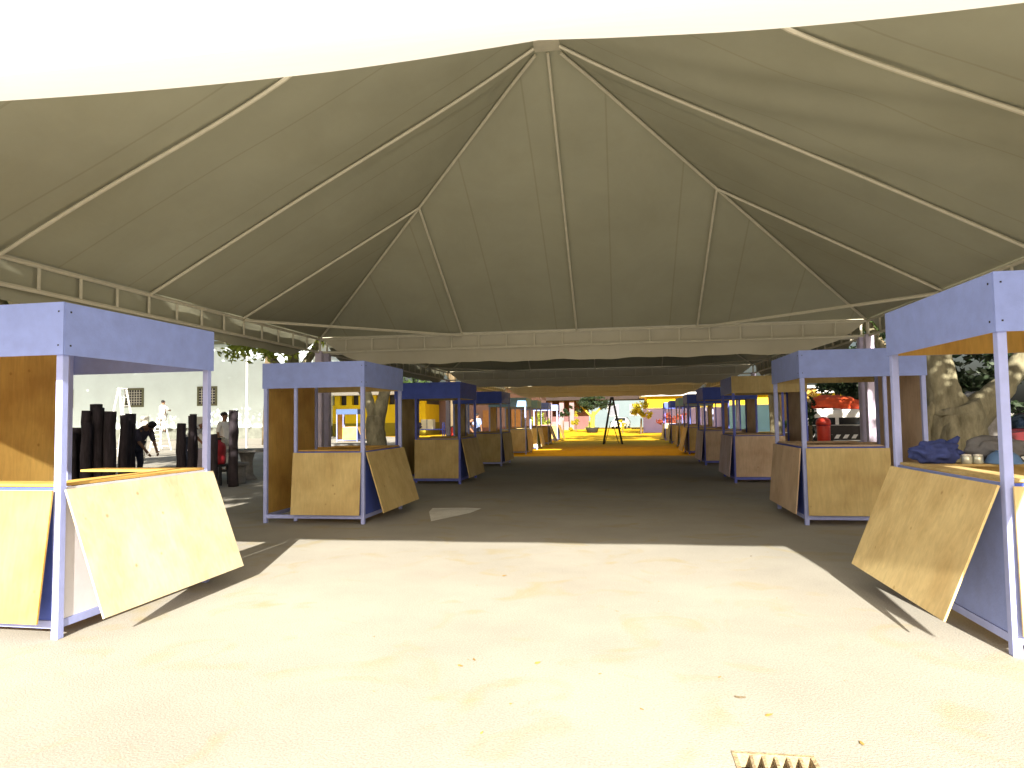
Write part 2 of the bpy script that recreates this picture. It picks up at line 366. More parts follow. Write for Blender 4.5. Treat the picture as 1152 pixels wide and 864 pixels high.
# ------------------------------------------------------------------ market stalls
SW, SD, SH, FH = 1.50, 1.63, 2.25, 0.355
def stall(x, y, rz, s, label, paint=PAINT, post=POST, ply=PLY, inner_ply=PLY, fascia_front=None, flap=(0.30, 0.17), front_flap=0.07, group=None, front_flap_ply=None, hatch_ply=None, lower=None, back=True, name='market_stall'):
    """s=-1: body lies to the left of its aisle corner, s=1: to the right"""
    T = thing(name, label, 'market stall', (x, y, 0), rz, group)
    def B(nm, x0, x1, y0, y1, z0, z1, m, inner=None, **k):
        if inner and inner[0] == 'x': inner = ('x', inner[1]*s, inner[2])
        return MB().box((s*x0, y0, z0), (s*x1, y1, z1), m, inner=inner, **k).build(nm, T)
    pw = .052; e = .003
    dm = SW - .46                                            # door post: the doorway is on the outer side of the front
    for (px, py) in ((0,0), (0,SD-pw), (SW-pw,0), (SW-pw,SD-pw)):
        B('post', px, px+pw, py, py+pw, 0, SH, post, bev=.003)
    B('door_post', dm-.04, dm, .006, .046, .03, SH-FH+.1, post)
    # rails
    B('rail', pw, SW-pw, .006, .046, .07, .12, post); B('rail', pw, SW-pw, SD-.046, SD-.006, .07, .12, post)
    B('rail', .006, .046, pw, SD-pw, .07, .12, post); B('rail', SW-.046, SW-.006, pw, SD-pw, .07, .12, post)
    # fascia boards, painted outside
    ff = fascia_front or paint
    B('fascia', -.012, SW+.012, -.014, -e, SH-FH, SH+.004, ff, inner=('y', 1, inner_ply))
    B('fascia', 0, SW, SD+e, SD+.014, SH-FH, SH+.004, paint, inner=('y', -1, inner_ply))
    B('fascia', -.014, -e, -.002, SD+.014, SH-FH, SH+.002, paint, inner=('x', 1, inner_ply))
    B('fascia', SW+e, SW+.014, -.002, SD+.014, SH-FH, SH+.002, paint, inner=('x', -1, inner_ply))
    B('roof', pw+.002, SW-pw-.002, pw+.002, SD-pw-.002, SH-.12, SH-.108, ply)
    # outer side wall (full height), plywood inside and out
    B('side_wall', SW-.018, SW-.007, pw+.002, SD-pw-.002, .12+e, SH-.14, ply)
    # lower panels, painted outside, bare inside
    B('lower_panel', .012, .024, pw+.002, SD-pw-.002, .12+e, 1.0, lower or (PAINT_DEEP if paint is not PAINT_SKY else paint), inner=('x', 1, ply))
    B('lower_panel', pw+.002, dm-.042, .012, .024, .12+e, 1.0, PAINT_DEEP if paint is not PAINT_SKY else paint, inner=('y', 1, ply))
    if back: B('lower_panel', pw+.002, SW-pw-.002, SD-.03, SD-.018, .12+e, 1.0, paint, inner=('y', -1, ply))
    # counters
    B('counter', .03, .26, pw+.004, SD-.30, 1.003, 1.021, ply); B('counter', .262, dm-.045, pw+.004, .26, 1.003, 1.021, ply)
    B('counter', .03, dm+.04, SD-.298, SD-.032, 1.003, 1.021, ply)
    # hinged hatch boards hanging outwards from the counter
    out, zb = flap
    a = math.atan2(out, 1.0-zb); L_ = math.hypot(out, 1.0-zb)
    rot = Euler((0, s*a, 0)).to_matrix()
    hm = MB(); hm.box((-s*.018, .015, .985-L_), (-s*.032, SD-.01, .985), hatch_ply or ply, rot=rot, piv=(-s*.02, 0, .985)); hm.build('hatch', T)
    if front_flap is not None:
        a = math.atan2(front_flap, .84); rot = Euler((-a, 0, 0)).to_matrix()
        hm = MB(); hm.box((s*(pw-.02), -.018, .985-.855), (s*(dm-.005), -.032, .985), front_flap_ply or hatch_ply or ply, rot=rot, piv=(0, -.02, .985)); hm.build('hatch', T)
    # screw heads on the fascia
    if y < 10:
        for zz in (SH-.06, SH-.29):
            MB().box((s*.02, -.0165, zz-.005), (s*.03, -.0135, zz+.005), BLACK).build('screw', T); MB().box((-s*.0165, .04, zz-.006), (-s*.0135, .052, zz+.006), BLACK).build('screw', T)
    return T
LG, RG = 'market stalls in the left row', 'market stalls in the right row'
left = [(-3.70, 4.03, R(-1.4), dict(ply=PLY_WARM, inner_ply=PAINT, flap=(.31,.16), front_flap=.10, hatch_ply=PLY_SUNLIT, front_flap_ply=PLY_WARM, lower=SUNLIT_PAINT, back=False), 'nearest stall of the left row, pale blue with its hatch boards lit by the sun'),
 (-3.48, 8.94, R(-.5), dict(ply=PLY_WARM, flap=(.25,.17), hatch_ply=PLY), 'pale blue plywood stall standing second from the front in the left row'),
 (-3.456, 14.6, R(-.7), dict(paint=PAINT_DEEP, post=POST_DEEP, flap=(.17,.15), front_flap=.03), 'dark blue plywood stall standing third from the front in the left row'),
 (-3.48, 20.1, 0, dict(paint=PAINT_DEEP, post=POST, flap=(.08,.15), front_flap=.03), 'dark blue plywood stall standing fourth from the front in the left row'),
 (-3.62, 26.6, 0, dict(paint=PAINT_SKY, flap=(.06,.15), front_flap=.02), 'sky blue plywood stall standing fifth from the front in the left row'),
 (-3.66, 30.7, 0, dict(paint=PAINT_SKY, flap=(.15,.15), front_flap=.02, hatch_ply=PLY_SUNLIT), 'sky blue stall with sun on its front board, sixth in the left row'),
 (-3.72, 36.2, 0, dict(ply=PLY_WARM), 'blue stall with warm orange hatch board, seventh in the left row'),
 (-3.74, 42.0, 0, dict(ply=PLY_WARM), 'blue stall at the far end of the left row')]
for x, y, r, k, lb in left: stall(x, y, r, -1, lb, group=LG, **k)
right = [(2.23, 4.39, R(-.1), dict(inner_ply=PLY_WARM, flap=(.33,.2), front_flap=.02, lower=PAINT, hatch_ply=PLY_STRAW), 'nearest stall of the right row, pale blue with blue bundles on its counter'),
 (2.344, 9.244, R(-.5), dict(paint=PAINT, ply=PLY_PINK, front_flap=.03, flap=(.08,.15), front_flap_ply=PLY), 'pale blue plywood stall standing second from the front in the right row'),
 (2.397, 14.91, R(-.5), dict(ply=PLY_PINK, fascia_front=PLY, post=POST_DEEP, paint=PAINT, flap=(.08,.14), hatch_ply=PLY_LILAC, front_flap_ply=PLY_PINK, front_flap=.0), 'stall with bare plywood front fascia, third from the front in the right row'),
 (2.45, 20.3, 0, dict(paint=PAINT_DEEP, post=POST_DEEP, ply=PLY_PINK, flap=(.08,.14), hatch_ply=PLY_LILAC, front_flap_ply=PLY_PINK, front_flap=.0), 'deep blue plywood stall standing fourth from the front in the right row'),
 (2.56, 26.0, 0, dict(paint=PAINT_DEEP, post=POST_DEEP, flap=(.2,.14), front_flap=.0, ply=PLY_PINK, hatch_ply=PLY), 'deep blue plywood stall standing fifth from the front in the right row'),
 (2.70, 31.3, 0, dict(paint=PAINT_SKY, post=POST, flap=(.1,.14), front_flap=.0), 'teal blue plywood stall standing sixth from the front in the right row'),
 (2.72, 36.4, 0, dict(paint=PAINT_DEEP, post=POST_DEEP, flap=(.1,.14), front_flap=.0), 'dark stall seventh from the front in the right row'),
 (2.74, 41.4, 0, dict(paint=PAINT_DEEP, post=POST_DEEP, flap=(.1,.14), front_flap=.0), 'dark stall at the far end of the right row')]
for x, y, r, k, lb in right: stall(x, y, r, 1, lb, group=RG, **k)
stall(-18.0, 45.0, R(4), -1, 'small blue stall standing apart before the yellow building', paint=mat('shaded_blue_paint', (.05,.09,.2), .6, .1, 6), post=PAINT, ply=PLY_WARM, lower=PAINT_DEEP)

# ------------------------------------------------------------------ pyramid tents
HE, HA, FR = 3.03, 5.79, 0.43
def tent(xl, xr, yn, yf, label, near_white=False, holes=(), cloth=None, gap_sheets=None):
    xc, yc = (xl+xr)/2, (yn+yf)/2; hx, hy = (xr-xl)/2, (yf-yn)/2
    T = thing('marquee_tent', label, 'tent', (xc, yc, 0), 0, 'pyramid tents over the stall aisle')
    def hip_sag(x, y):
        """the near hips sag between corner and crown"""
        best = 0
        for sx in (-1, 1):
            if x*sx < -.2: continue
            tt = max(0, min(1, (abs(x)/hx + max(0, -y)/hy)/2)); dist = abs(abs(x)/hx - (-y)/hy) * 2.2
            best = max(best, .27*math.sin(math.pi*min(1, tt*1.05))**.8*math.exp(-dist*dist*1.6) if y < 0.3 else 0)
        return best*.62
    def roof(x, y):
        k = max(abs(x)/hx, abs(y)/hy); return HA + (HE-HA)*k
    def panel(side, m, hole=()):
        b = MB(); nu, nv = 64, 34; V = {}
        for j in range(nv+1):
            v = j/nv
            for i in range(nu+1):
                u = -1 + 2*i/nu
                kx = {'l': -1, 'r': 1}.get(side); ky = {'n': -1, 'f': 1}.get(side)
                q = 1 - v*.985
                x = (kx if kx else u)*hx*q; y = (ky if ky else u)*hy*q
                z = roof(x, y) - hip_sag(x, y)*(1 - q**14) + .03
                w = math.sin(math.pi*min(1, q*1.02)) * (1-u*u)
                z += .018*noise.noise(Vector((x*.9, y*.9, side in 'lr')))*w*2
                if side == 'r':                              # slack cloth: folds running with the slope
                    z += .026*w*math.sin((y+.55*x)*8 + 2*noise.noise(Vector((x*.5, y*.5, 3))))*max(0, min(1, (.8 - y)/2))
                V[i, j] = b.bm.verts.new((x, y, z))
        for j in range(nv):
            for i in range(nu):
                c = (V[i,j].co + V[i+1,j+1].co)/2
                cut = False
                for (ax, ay, bx_, by_, dx_, dy_) in hole:    # triangular opening left in the lacing
                    d1 = (c.x-bx_)*(ay-by_)-(ax-bx_)*(c.y-by_); d2 = (c.x-dx_)*(by_-dy_)-(bx_-dx_)*(c.y-dy_); d3 = (c.x-ax)*(dy_-ay)-(dx_-ax)*(c.y-ay)
                    if not ((d1 < 0 or d2 < 0 or d3 < 0) and (d1 > 0 or d2 > 0 or d3 > 0)): cut = True
                if cut: continue
                f = b.bm.faces.new([V[i,j], V[i+1,j], V[i+1,j+1], V[i,j+1]]); f.smooth = True; f.material_index = b.mi(m)
        if side == 'n' and near_white:                       # added past the eave, shaped to throw the shadow edge: a short awning
            prev = None; aw = MB()
            for i in range(nu+1):
                u = -1 + 2*i/nu; row = []
                for k in range(5):
                    t = k/4; row.append(aw.bm.verts.new((u*hx*(1.3+.1*t), -hy + .004 - 1.124*t, HE+.028 - .208*t - .02*math.sin(math.pi*t) + .006*math.sin(u*30)*t)))
                if prev:
                    for k in range(4):
                        f = aw.bm.faces.new([prev[k+1], row[k+1], row[k], prev[k]]); f.smooth = True; f.material_index = aw.mi(CANVAS_THIN)
                prev = row
            aw.build('added_awning', T)
        b.build('canopy_panel', T)
    for sd in 'lrfn': panel(sd, CANVAS_WHITE if (sd == 'n' and near_white) else (cloth or (CANVAS_Y if sd in 'lr' else CANVAS_X)), [(a-xc, b_-yc, c-xc, d-yc, e-xc, f_-yc) for a, b_, c, d, e, f_ in holes] if sd == 'n' else ())
    def rafter(a, b, n=14, r=.019, side=False):
        pts = []
        for i in range(n+1):
            t = i/n; x = a[0]+(b[0]-a[0])*t; y = a[1]+(b[1]-a[1])*t
            zr = HA + (HE-HA)*abs(x)/hx if side else roof(x, y)
            pts.append((x, y, zr - hip_sag(x, y)*(1 if not side or abs(x) > FR*hx*.98 else .8) - .012))
        MB().tube(pts, r, STEEL, 6).build('rafter', T)
    c0 = .03
    for sx in (-1, 1):
        for sy in (-1, 1):
            if not (near_white and sy < 0): rafter((sx*c0*hx, sy*c0*hy), (sx*hx*.995, sy*hy*.995), r=.02)
            if not (near_white and sy < 0): rafter((sx*FR*hx, sy*FR*hy), (sx*FR*hx, sy*hy*.995))
            rafter((sx*(FR - (.05 if near_white and sy < 0 else 0))*hx, sy*FR*hy), (sx*hx*.995, sy*FR*hy), side=True)
            if not (near_white and sy < 0): MB().tube([(sx*hx*.99, sy*FR*hy, HE-.03), (sx*FR*hx, sy*hy*.99, HE-.03)], .024, STEEL, 6).build('brace', T)
        rafter((sx*c0*hx, 0), (sx*hx*.995, 0))
    rafter((0, c0*hy), (0, hy*.995))
    if not near_white: rafter((0, -c0*hy), (0, -hy*.995))
    MB().box((-.16, -.16, HA-.07), (.16, .16, HA-.04), STEEL, bev=.01).build('crown_plate', T)
    # lattice eave beams
    def truss(a, b):
        m = MB(); a, b = Vector(a), Vector(b); n = round((b-a).length/.53)
        up = Vector((0, 0, 0))
        m.tube([a, b], .026, STEEL, 6); m.tube([a - Vector((0,0,.26)), b - Vector((0,0,.26))], .024, STEEL, 6)
        for i in range(n+1):
            q = a.lerp(b, (i+.02)/(n+.04)); m.tube([q - Vector((0,0,.02)), q - Vector((0,0,.24))], .017, STEEL, 6)
        m.build('eave_truss', T)
    z = HE-.005
    (None if near_white else truss((-hx, -hy, z), (hx, -hy, z))); truss((-hx, hy, z), (hx, hy, z)); truss((-hx, -hy, z), (-hx, hy, z)); truss((hx, -hy, z), (hx, hy, z))
    # valances: a strip of cloth outside each truss with a scalloped lower edge
    def valance(a, b, off, top, low, m):
        bm_ = MB(); n = 80; A = Vector(a); Bv = Vector(b); d = (Bv-A).normalized(); nrm = Vector(off); prev = None
        for i in range(n+1):
            t = i/n; q = A.lerp(Bv, t)
            edge = min(t, 1-t)*2*hx
            lo = top + (low-top)*min(1, .15 + (1-math.exp(-edge*1.6)))
            lo += .012*math.sin(t*41+a[0]) + .008*math.sin(t*97)
            row = []
            for k in range(4):
                zz = top + (lo-top)*k/3; wv = .018*math.sin(t*60 + k*.4)*(k/3) + .01*noise.noise(Vector((t*9, k, a[1])))
                row.append(bm_.bm.verts.new(q + nrm*(1 + wv*8) + Vector((0, 0, zz - q.z))))
            if prev:
                for k in range(3):
                    f = bm_.bm.faces.new([prev[k], row[k], row[k+1], prev[k+1]]); f.smooth = True; f.material_index = bm_.mi(m)
            prev = row
        bm_.build('valance', T)
    if gap_sheets:                                               # added sheets across the gap, shaped to let sun patches fall at left
        for x0, x1, y0 in gap_sheets:
            gm = MB(); n = 24; prev = None
            for i in range(n+1):
                xx = x0-xc + (x1-x0)*i/n; row = [gm.bm.verts.new((xx, (y0-yc) + (-hy-(y0-yc))*k/5, HE+.05 - .1*math.sin(math.pi*k/5) + .01*math.sin(xx*5))) for k in range(6)]
                if prev:
                    for k in range(5):
                        f = gm.bm.faces.new([prev[k], row[k], row[k+1], prev[k+1]]); f.smooth = True; f.material_index = gm.mi(CANVAS)
                prev = row
            gm.build('added_gap_sheet', T)
    o = .05
    if not near_white: valance((-hx, -hy, z), (hx, -hy, z), (0, -o, 0), HE+.10, 2.66, VALANCE)
    valance((-hx, hy, z), (hx, hy, z), (0, o, 0), HE+.12, 2.50, VALANCE)
    valance((-hx, -hy, z), (-hx, hy, z), (-o, 0, 0), HE+.12, 2.62, CANVAS); valance((hx, -hy, z), (hx, hy, z), (o, 0, 0), HE+.12, 2.62, CANVAS)
    for sx in (-1, 1):
        for sy in (-1, 1):
            m = MB().box((sx*hx-.07, sy*hy-.07, .0), (sx*hx+.07, sy*hy+.07, HE-.24), LEGM, bev=.012)
            m.box((sx*hx-.13, sy*hy-.13, .003), (sx*hx+.13, sy*hy+.13, .02), LEGM); m.build('leg', T)
    return T
TX0, TX1 = -5.74, 4.29
tent(TX0, TX1, 2.68, 12.43, 'nearest grey canvas pyramid tent, with cream rafters seen from below', True)
tent(TX0, TX1, 12.75, 22.5, 'second grey canvas tent, directly behind the nearest one')
tent(TX0, TX1, 25.5, 34.9, 'third grey canvas tent, farthest along the stall aisle', cloth=CANVAS_WARM, gap_sheets=((-1.9, 4.29, 22.55), (-5.74, -3.75, 22.55)))
# slack tie-back hanging from the near eave, right of the frame; it throws the tapering shadow on the pavement
d = MB(); n = 14
rows = []
for i in range(n+1):
    t = i/n; zz = 2.62 - 1.66*t; w = .46*(1-t)**.8 + .012
    xx = 2.20 + .03*math.sin(t*5) + .32*(1-t)
    rows.append([d.bm.verts.new((xx + w*(k/6-.5)*2*.5, 2.66 + .03*math.sin(k*2.1+t*5), zz)) for k in range(7)])
for i in range(n):
    for k in range(6):
        f = d.bm.faces.new([rows[i][k], rows[i][k+1], rows[i+1][k+1], rows[i+1][k]]); f.smooth = True; f.material_index = d.mi(VALANCE)
dd = d.build('tied_curtain'); tag(dd, 'cream canvas tie-back hanging from the eave of the nearest tent', 'curtain')

# ------------------------------------------------------------------ people
def skinned(name, chains, m, parent, sub=2, root=0):
    """chains: {joint: (pos, radius)}, edges by name"""
    joints, edges = chains
    me = bpy.data.meshes.new(name); names = list(joints)
    me.from_pydata([joints[k][0] for k in names], [(names.index(a), names.index(b)) for a, b in edges], [])
    o = bpy.data.objects.new(name, me); COL.objects.link(o)
    md = o.modifiers.new('skin', 'SKIN'); md.use_smooth_shade = True
    for i, k in enumerate(names):
        r = joints[k][1]; me.skin_vertices[0].data[i].radius = (r, r)
        me.skin_vertices[0].data[i].use_root = (i == 0)
    ss = o.modifiers.new('sub', 'SUBSURF'); ss.levels = sub; ss.render_levels = sub
    dg = bpy.context.evaluated_depsgraph_get()
    ev = bpy.data.meshes.new_from_object(o.evaluated_get(dg))
    o.modifiers.clear(); o.data = ev; ev.materials.clear(); ev.materials.append(m)
    for p_ in ev.polygons: p_.use_smooth = True
    o.name = name
    if parent is not None: o.parent = parent
    return o
STAND = dict(pelvis=(0,0,.95), waist=(0,0,1.08), chest=(0,0,1.30), neckb=(0,.0,1.44), neck=(0,-.01,1.50), head=(0,-.02,1.60), crown=(0,-.015,1.69),
  shl=(-.17,0,1.40), ell=(-.23,.03,1.13), wrl=(-.22,-.06,.89), hal=(-.21,-.09,.80), shr=(.17,0,1.40), elr=(.23,.03,1.13), wrr=(.22,-.06,.89), har=(.21,-.09,.80),
  hil=(-.10,0,.90), knl=(-.11,-.02,.50), anl=(-.11,.02,.09), tol=(-.12,-.14,.035), hir=(.10,0,.90), knr=(.11,-.02,.50), anr=(.11,.02,.09), tor=(.12,-.14,.035))
RAD = dict(pelvis=.13, waist=.12, chest=.145, neckb=.075, neck=.055, head=.09, crown=.07, shl=.06, ell=.043, wrl=.03, hal=.035, shr=.06, elr=.043, wrr=.03, har=.035,
  hil=.095, knl=.06, anl=.042, tol=.035, hir=.095, knr=.06, anr=.042, tor=.035)
EDG = [('pelvis','waist'),('waist','chest'),('chest','neckb'),('neckb','neck'),('neck','head'),('head','crown')]
for q in 'lr': EDG += [('chest','sh'+q),('sh'+q,'el'+q),('el'+q,'wr'+q),('wr'+q,'ha'+q),('pelvis','hi'+q),('hi'+q,'kn'+q),('kn'+q,'an'+q),('an'+q,'to'+q)]
def person(label, loc, rz, pose, shirt, trousers):
    P = dict(STAND); P.update(pose)
    joints = {k: (P[k], RAD[k]) for k in P}
    body = skinned('person', (joints, EDG), SKIN_M, None)
    body.location = loc; body.rotation_euler = (0, 0, rz); tag(body, label, 'person')
    up = {k: (P[k], RAD[k]*1.16 + .006) for k in ('waist','chest','neckb','shl','ell','shr','elr','pelvis')}
    skinned('shirt', (up, [e for e in EDG if e[0] in up and e[1] in up]), shirt, body)
    lo = {k: (P[k], RAD[k]*1.14 + .006) for k in ('pelvis','hil','knl','anl','hir','knr','anr')}
    skinned('trousers', (lo, [e for e in EDG if e[0] in lo and e[1] in lo]), trousers, body)
    hd = Vector(P['head']); cr = Vector(P['crown']); c = hd.lerp(cr, .65); fwd = Vector((hd - Vector(P['neck'])).cross(Vector((1,0,0))))
    if fwd.length < .01: fwd = Vector((0, 1, 0))
    fwd.normalize(); back = fwd if fwd.y > 0 else -fwd
    MB().blob(c + back*.03, .098, .105, .085, HAIR, 2, .12).build('hair', body)
    fm = MB(); face = hd.lerp(cr, .25) - back*.095
    fm.blob(face, .014, .022, .022, SKIN_M, 2); fm.build('nose', body)
    for sx in (-1, 1):
        MB().blob(face + Vector((sx*.035, 0, .03)), .012, .008, .009, DARK, 2).build('eye', body)
        MB().blob(hd + Vector((sx*.093, .01, .02)), .012, .025, .035, SKIN_M, 2).build('ear', body)
    # five-fingered hands
    for q, sx in (('l', -1), ('r', 1)):
        w, h = Vector(P['wr'+q]), Vector(P['ha'+q]); d_ = (h-w).normalized(); side = d_.cross(Vector((sx, 0.2, 0)));
        if side.length < .1: side = Vector((0, 1, 0))
        side.normalize(); hm = MB()
        for i, ln in enumerate((.055, .068, .072, .06)):
            b0 = h + d_*.015 + side*(i-1.5)*.017
            hm.tube([b0, b0 + d_*ln*.55, b0 + d_*ln - Vector((sx,0,0))*.018], [.0095, .0085, .006], SKIN_M, 6)
        b0 = w.lerp(h, .5) + side*.03
        hm.tube([b0, b0 + side*.022 + d_*.025, b0 + side*.024 + d_*.055], [.011, .01, .007], SKIN_M, 6)
        hm.build('fingers', body)
        MB().blob(Vector(P['to'+q]).lerp(Vector(P['an'+q]), .35) + Vector((0, 0, -.012)), .052, .13, .045, SHOE, 2).build('shoe', body)
    return body
BEND = dict(waist=(0,-.08,1.06), chest=(0,-.23,1.24), neckb=(0,-.35,1.33), neck=(0,-.40,1.35), head=(0,-.49,1.38), crown=(0,-.57,1.37),
  shl=(-.17,-.29,1.25), ell=(-.21,-.38,.99), wrl=(-.15,-.52,.80), hal=(-.13,-.57,.73), shr=(.17,-.29,1.25), elr=(.21,-.38,.99), wrr=(.15,-.52,.80), har=(.13,-.57,.73),
  knl=(-.12,-.07,.51), knr=(.12,-.07,.51))
WORK = dict(ell=(-.24,-.12,1.2), wrl=(-.16,-.34,1.18), hal=(-.14,-.41,1.2), elr=(.26,-.10,1.25), wrr=(.2,-.3,1.38), har=(.19,-.36,1.44))
SIT = dict(pelvis=(0,0,.5), waist=(0,-.02,.63), chest=(0,-.05,.85), neckb=(0,-.06,.99), neck=(0,-.07,1.05), head=(0,-.09,1.15), crown=(0,-.085,1.24), shl=(-.17,-.05,.95), ell=(-.23,-.06,.69), wrl=(-.17,-.28,.6), hal=(-.15,-.36,.59), shr=(.17,-.05,.95), elr=(.23,-.06,.69), wrr=(.17,-.28,.6), har=(.15,-.36,.59),
  hil=(-.10,-.02,.49), knl=(-.13,-.42,.50), anl=(-.13,-.40,.09), tol=(-.13,-.55,.035), hir=(.10,-.02,.49), knr=(.13,-.42,.50), anr=(.13,-.40,.09), tor=(.13,-.55,.035))
person('person in dark clothes bending forward among the black timber posts', (-11.35, 14.5, 0), R(80), BEND, SHIRT_K, JEANS)
person('person in white working high on the ladder against the white wall', (-24.3, 33.2, .95), R(178), WORK, SHIRT_W, KHAKI)
person('person in white shirt and dark trousers standing beside the black posts', (-12.75, 18.6, 0), R(95), BEND, SHIRT_W, JEANS)
person('person in white shirt standing behind the red drum', (-11.35, 18.2, 0), R(80), dict(), SHIRT_W, KHAKI)
person('person in light blue shirt standing seen behind the fourth left stall', (-7.15, 34.0, 0), R(160), dict(), SHIRT_B, JEANS)
person('person in black bending over near the fourth left stall', (-7.05, 30.2, 0), R(100), BEND, SHIRT_K, JEANS)

# ------------------------------------------------------------------ left yard: ladders, timber posts, concrete furniture
def ladder(label, loc, rz, h, spread, w0, w1, m, n=7, rear_rungs=0, tray=True, tk=.055):
    T = thing('step_ladder', label, 'ladder', loc, rz)
    for sy in (-1, 1):
        for sx in (-1, 1):
            MB().bar((sx*w0/2, sy*spread/2, 0), (sx*w1/2, sy*.04, h), tk, tk*.6, m).build('leg', T)
    for i in range(1, n+1):
        t = i/(n+1); w = w0+(w1-w0)*t; y = -spread/2 + (spread/2-.04)*t
        MB().bar((-w/2, y, h*t), (w/2, y, h*t), .07, .025, m).build('rung', T)
    for t in ((.12, .4, .7) if rear_rungs else (.12,)):
        w = w0+(w1-w0)*t; y = spread/2 - (spread/2-.04)*t; MB().bar((-w/2, y, h*t), (w/2, y, h*t), .03, .03, m).build('rear_brace', T)
    if tray: MB().box((-w1/2-.03, -.09, h), (w1/2+.03, .09, h+.035), m).build('top_cap', T)
    return T
ladder('tall white step ladder standing open before the white wall', (-21.2, 26.3, 0), R(70), 2.95, 1.5, .6, .3, WHITE)
ladder('white step ladder carrying the person in white', (-24.2, 32.9, 0), R(0), 1.7, 1.0, .55, .35, WHITE)
ladder('tall dark step ladder standing astride the aisle at its far end', (-.32, 36.4, 0), R(90), 2.46, .98, .50, .24, BLACK, 8, tk=.17)
ladder('low wooden step ladder beneath the tall dark one', (-.38, 37.4, 0), R(90), 1.15, .75, .45, .3, mat('weathered_wood', (0.22, 0.13, 0.05), .8, .3, 8), 3)

posts = [(-11.42, 13.5, 1.45, .08), (-11.0, 13.5, 1.62, .08), (-10.66, 13.6, 1.5, .08), (-10.8, 13.9, 1.66, .08), (-11.47, 13.2, 1.33, .08), (-11.33, 13.0, 1.36, .075), (-11.20, 13.25, 1.70, .085), (-11.08, 12.95, 1.72, .07), (-10.97, 13.1, 1.86, .085), (-10.84, 13.0, 1.78, .075),
         (-10.72, 13.2, 1.68, .07), (-10.60, 13.05, 1.70, .08), (-10.47, 13.3, 1.62, .06), (-11.26, 12.75, 1.26, .075), (-10.9, 12.75, 1.46, .07)]
rel = ['blackened post behind the shortest one at the left of the bundle', 'blackened post half hidden in the middle of the bundle', 'blackened post half hidden in the right half of the bundle', 'blackened post at the very back of the bundle', 'short blackened timber post, leftmost of the bundle', 'short blackened post second from the left of the bundle', 'blackened post rising third from the left of the bundle', 'blackened post just left of the tallest one', 'tallest blackened timber post of the bundle', 'blackened post just right of the tallest one',
       'thin blackened post in the right half of the bundle', 'thick blackened post second from the right of the bundle', 'thinnest blackened post, rightmost of the bundle', 'lowest blackened post at the front left of the bundle', 'low blackened post at the front middle of the bundle']
def log_post(x, y, h, r, lb, lean=0.0, gp='upright blackened timber posts'):
    m = MB(); rd = random.Random(int(x*100+y*7)); pts = []; rr = []
    for i in range(8):
        t = i/7; pts.append((lean*t + rd.uniform(-.012, .012), rd.uniform(-.012, .012), h*t)); rr.append(r*(1.06-.12*t)*rd.uniform(.94, 1.05))
    m.tube(pts, rr, LOG, 12); o = m.build('timber_post', loc=(x, y, 0)); tag(o, lb, 'post', gp); return o
for (x, y, h, r), lb in zip(posts, rel): log_post(x-.2, y, h, r*1.5, lb)
for x, y, h, r, lb in [(-9.5, 13.6, 1.42, .10, 'stout black post right of the bending person'), (-9.2, 13.2, 1.28, .065, 'shorter black post in the middle of the right group'), (-9.07, 13.4, 1.62, .075, 'tall black post in the middle of the right group'),
                       (-8.93, 13.1, 1.58, .065, 'tall thin black post at the right edge of the middle group'), (-8.66, 13.5, 1.18, .085, 'lone black post beside the stall corner'), (-8.50, 14.0, 1.70, .10, 'tallest lone black post behind the red drum')]:
    log_post(x, y, h, r, lb)
CRATE = mat('grey_lilac_board', (0.42, 0.38, 0.46), .8, .1, 5)
t = thing('crate', 'pale lilac box on the ground among the black posts', 'box', (-10.0, 15.2, 0), R(12))
bx('shell', (-.28, -.25, 0), (.28, .25, .75), CRATE, t, bev=.01); bx('lid', (-.3, -.27, .753), (.3, .27, .80), CRATE, t, bev=.01)
GB = mat('grey_board', (0.45, 0.45, 0.40), .85, .1, 4)
for (x, y, z0, w, h, lb) in [(-19.1, 24.5, 0, .36, 1.75, 'grey board leaning by the wall behind the bending person'), (-16.75, 24.6, 0, .42, 1.7, 'wider grey board leaning by the wall behind the tall black posts')]:
    b = MB(); b.box((0, 0, .0), (w, .04, h), GB, rot=Euler((R(-8), 0, 0)).to_matrix(), piv=(0, 0, 0), bev=.004); b.box((.05, -.012, .1), (w-.05, -.002, .18), CONC, rot=Euler((R(-8), 0, 0)).to_matrix(), piv=(0, 0, 0))
    o = b.build('leaning_board', loc=(x, y, z0)); tag(o, lb, 'board')
# red drum on a dark stool
t = thing('stool', 'dark wooden stool under the red drum', 'stool', (-9.13, 14.4, 0))
bx('seat', (-.2, -.2, .42), (.2, .2, .47), DARK, t, bev=.008)
for sx in (-1, 1):
    for sy in (-1, 1): MB().bar((sx*.17, sy*.17, 0), (sx*.15, sy*.15, .42), .05, .05, DARK).build('leg', t)
t = thing('plastic_drum', 'dark red drum with a pale label on a dark stool', 'drum', (-9.13, 14.4, .47))
MB().lathe([(.15,0),(.17,.02),(.175,.18),(.165,.2),(.175,.22),(.175,.4),(.15,.47),(.07,.52),(.07,.56)], (0,0,0), DKRED, 20).build('body', t)
MB().lathe([(.075,.56),(.075,.60),(.06,.61)], (0,0,0), BLACK, 16).build('cap', t)
MB().box((-.09, -.181, .24), (.09, -.175, .38), mat('pale_label', (0.7, 0.6, 0.62), .6, .1, 9)).build('label_plate', t)
def concrete_table(label, loc):
    t = thing('concrete_table', label, 'table', loc)
    MB().lathe([(.58,.69),(.60,.70),(.60,.745),(.585,.755)], (0,0,0), CONC, 28, False).build('table_top', t)
    MB().lathe([(.24,0),(.22,.05),(.16,.12),(.14,.45),(.17,.6),(.22,.69)], (0,0,0), CONC, 18).build('pedestal', t)
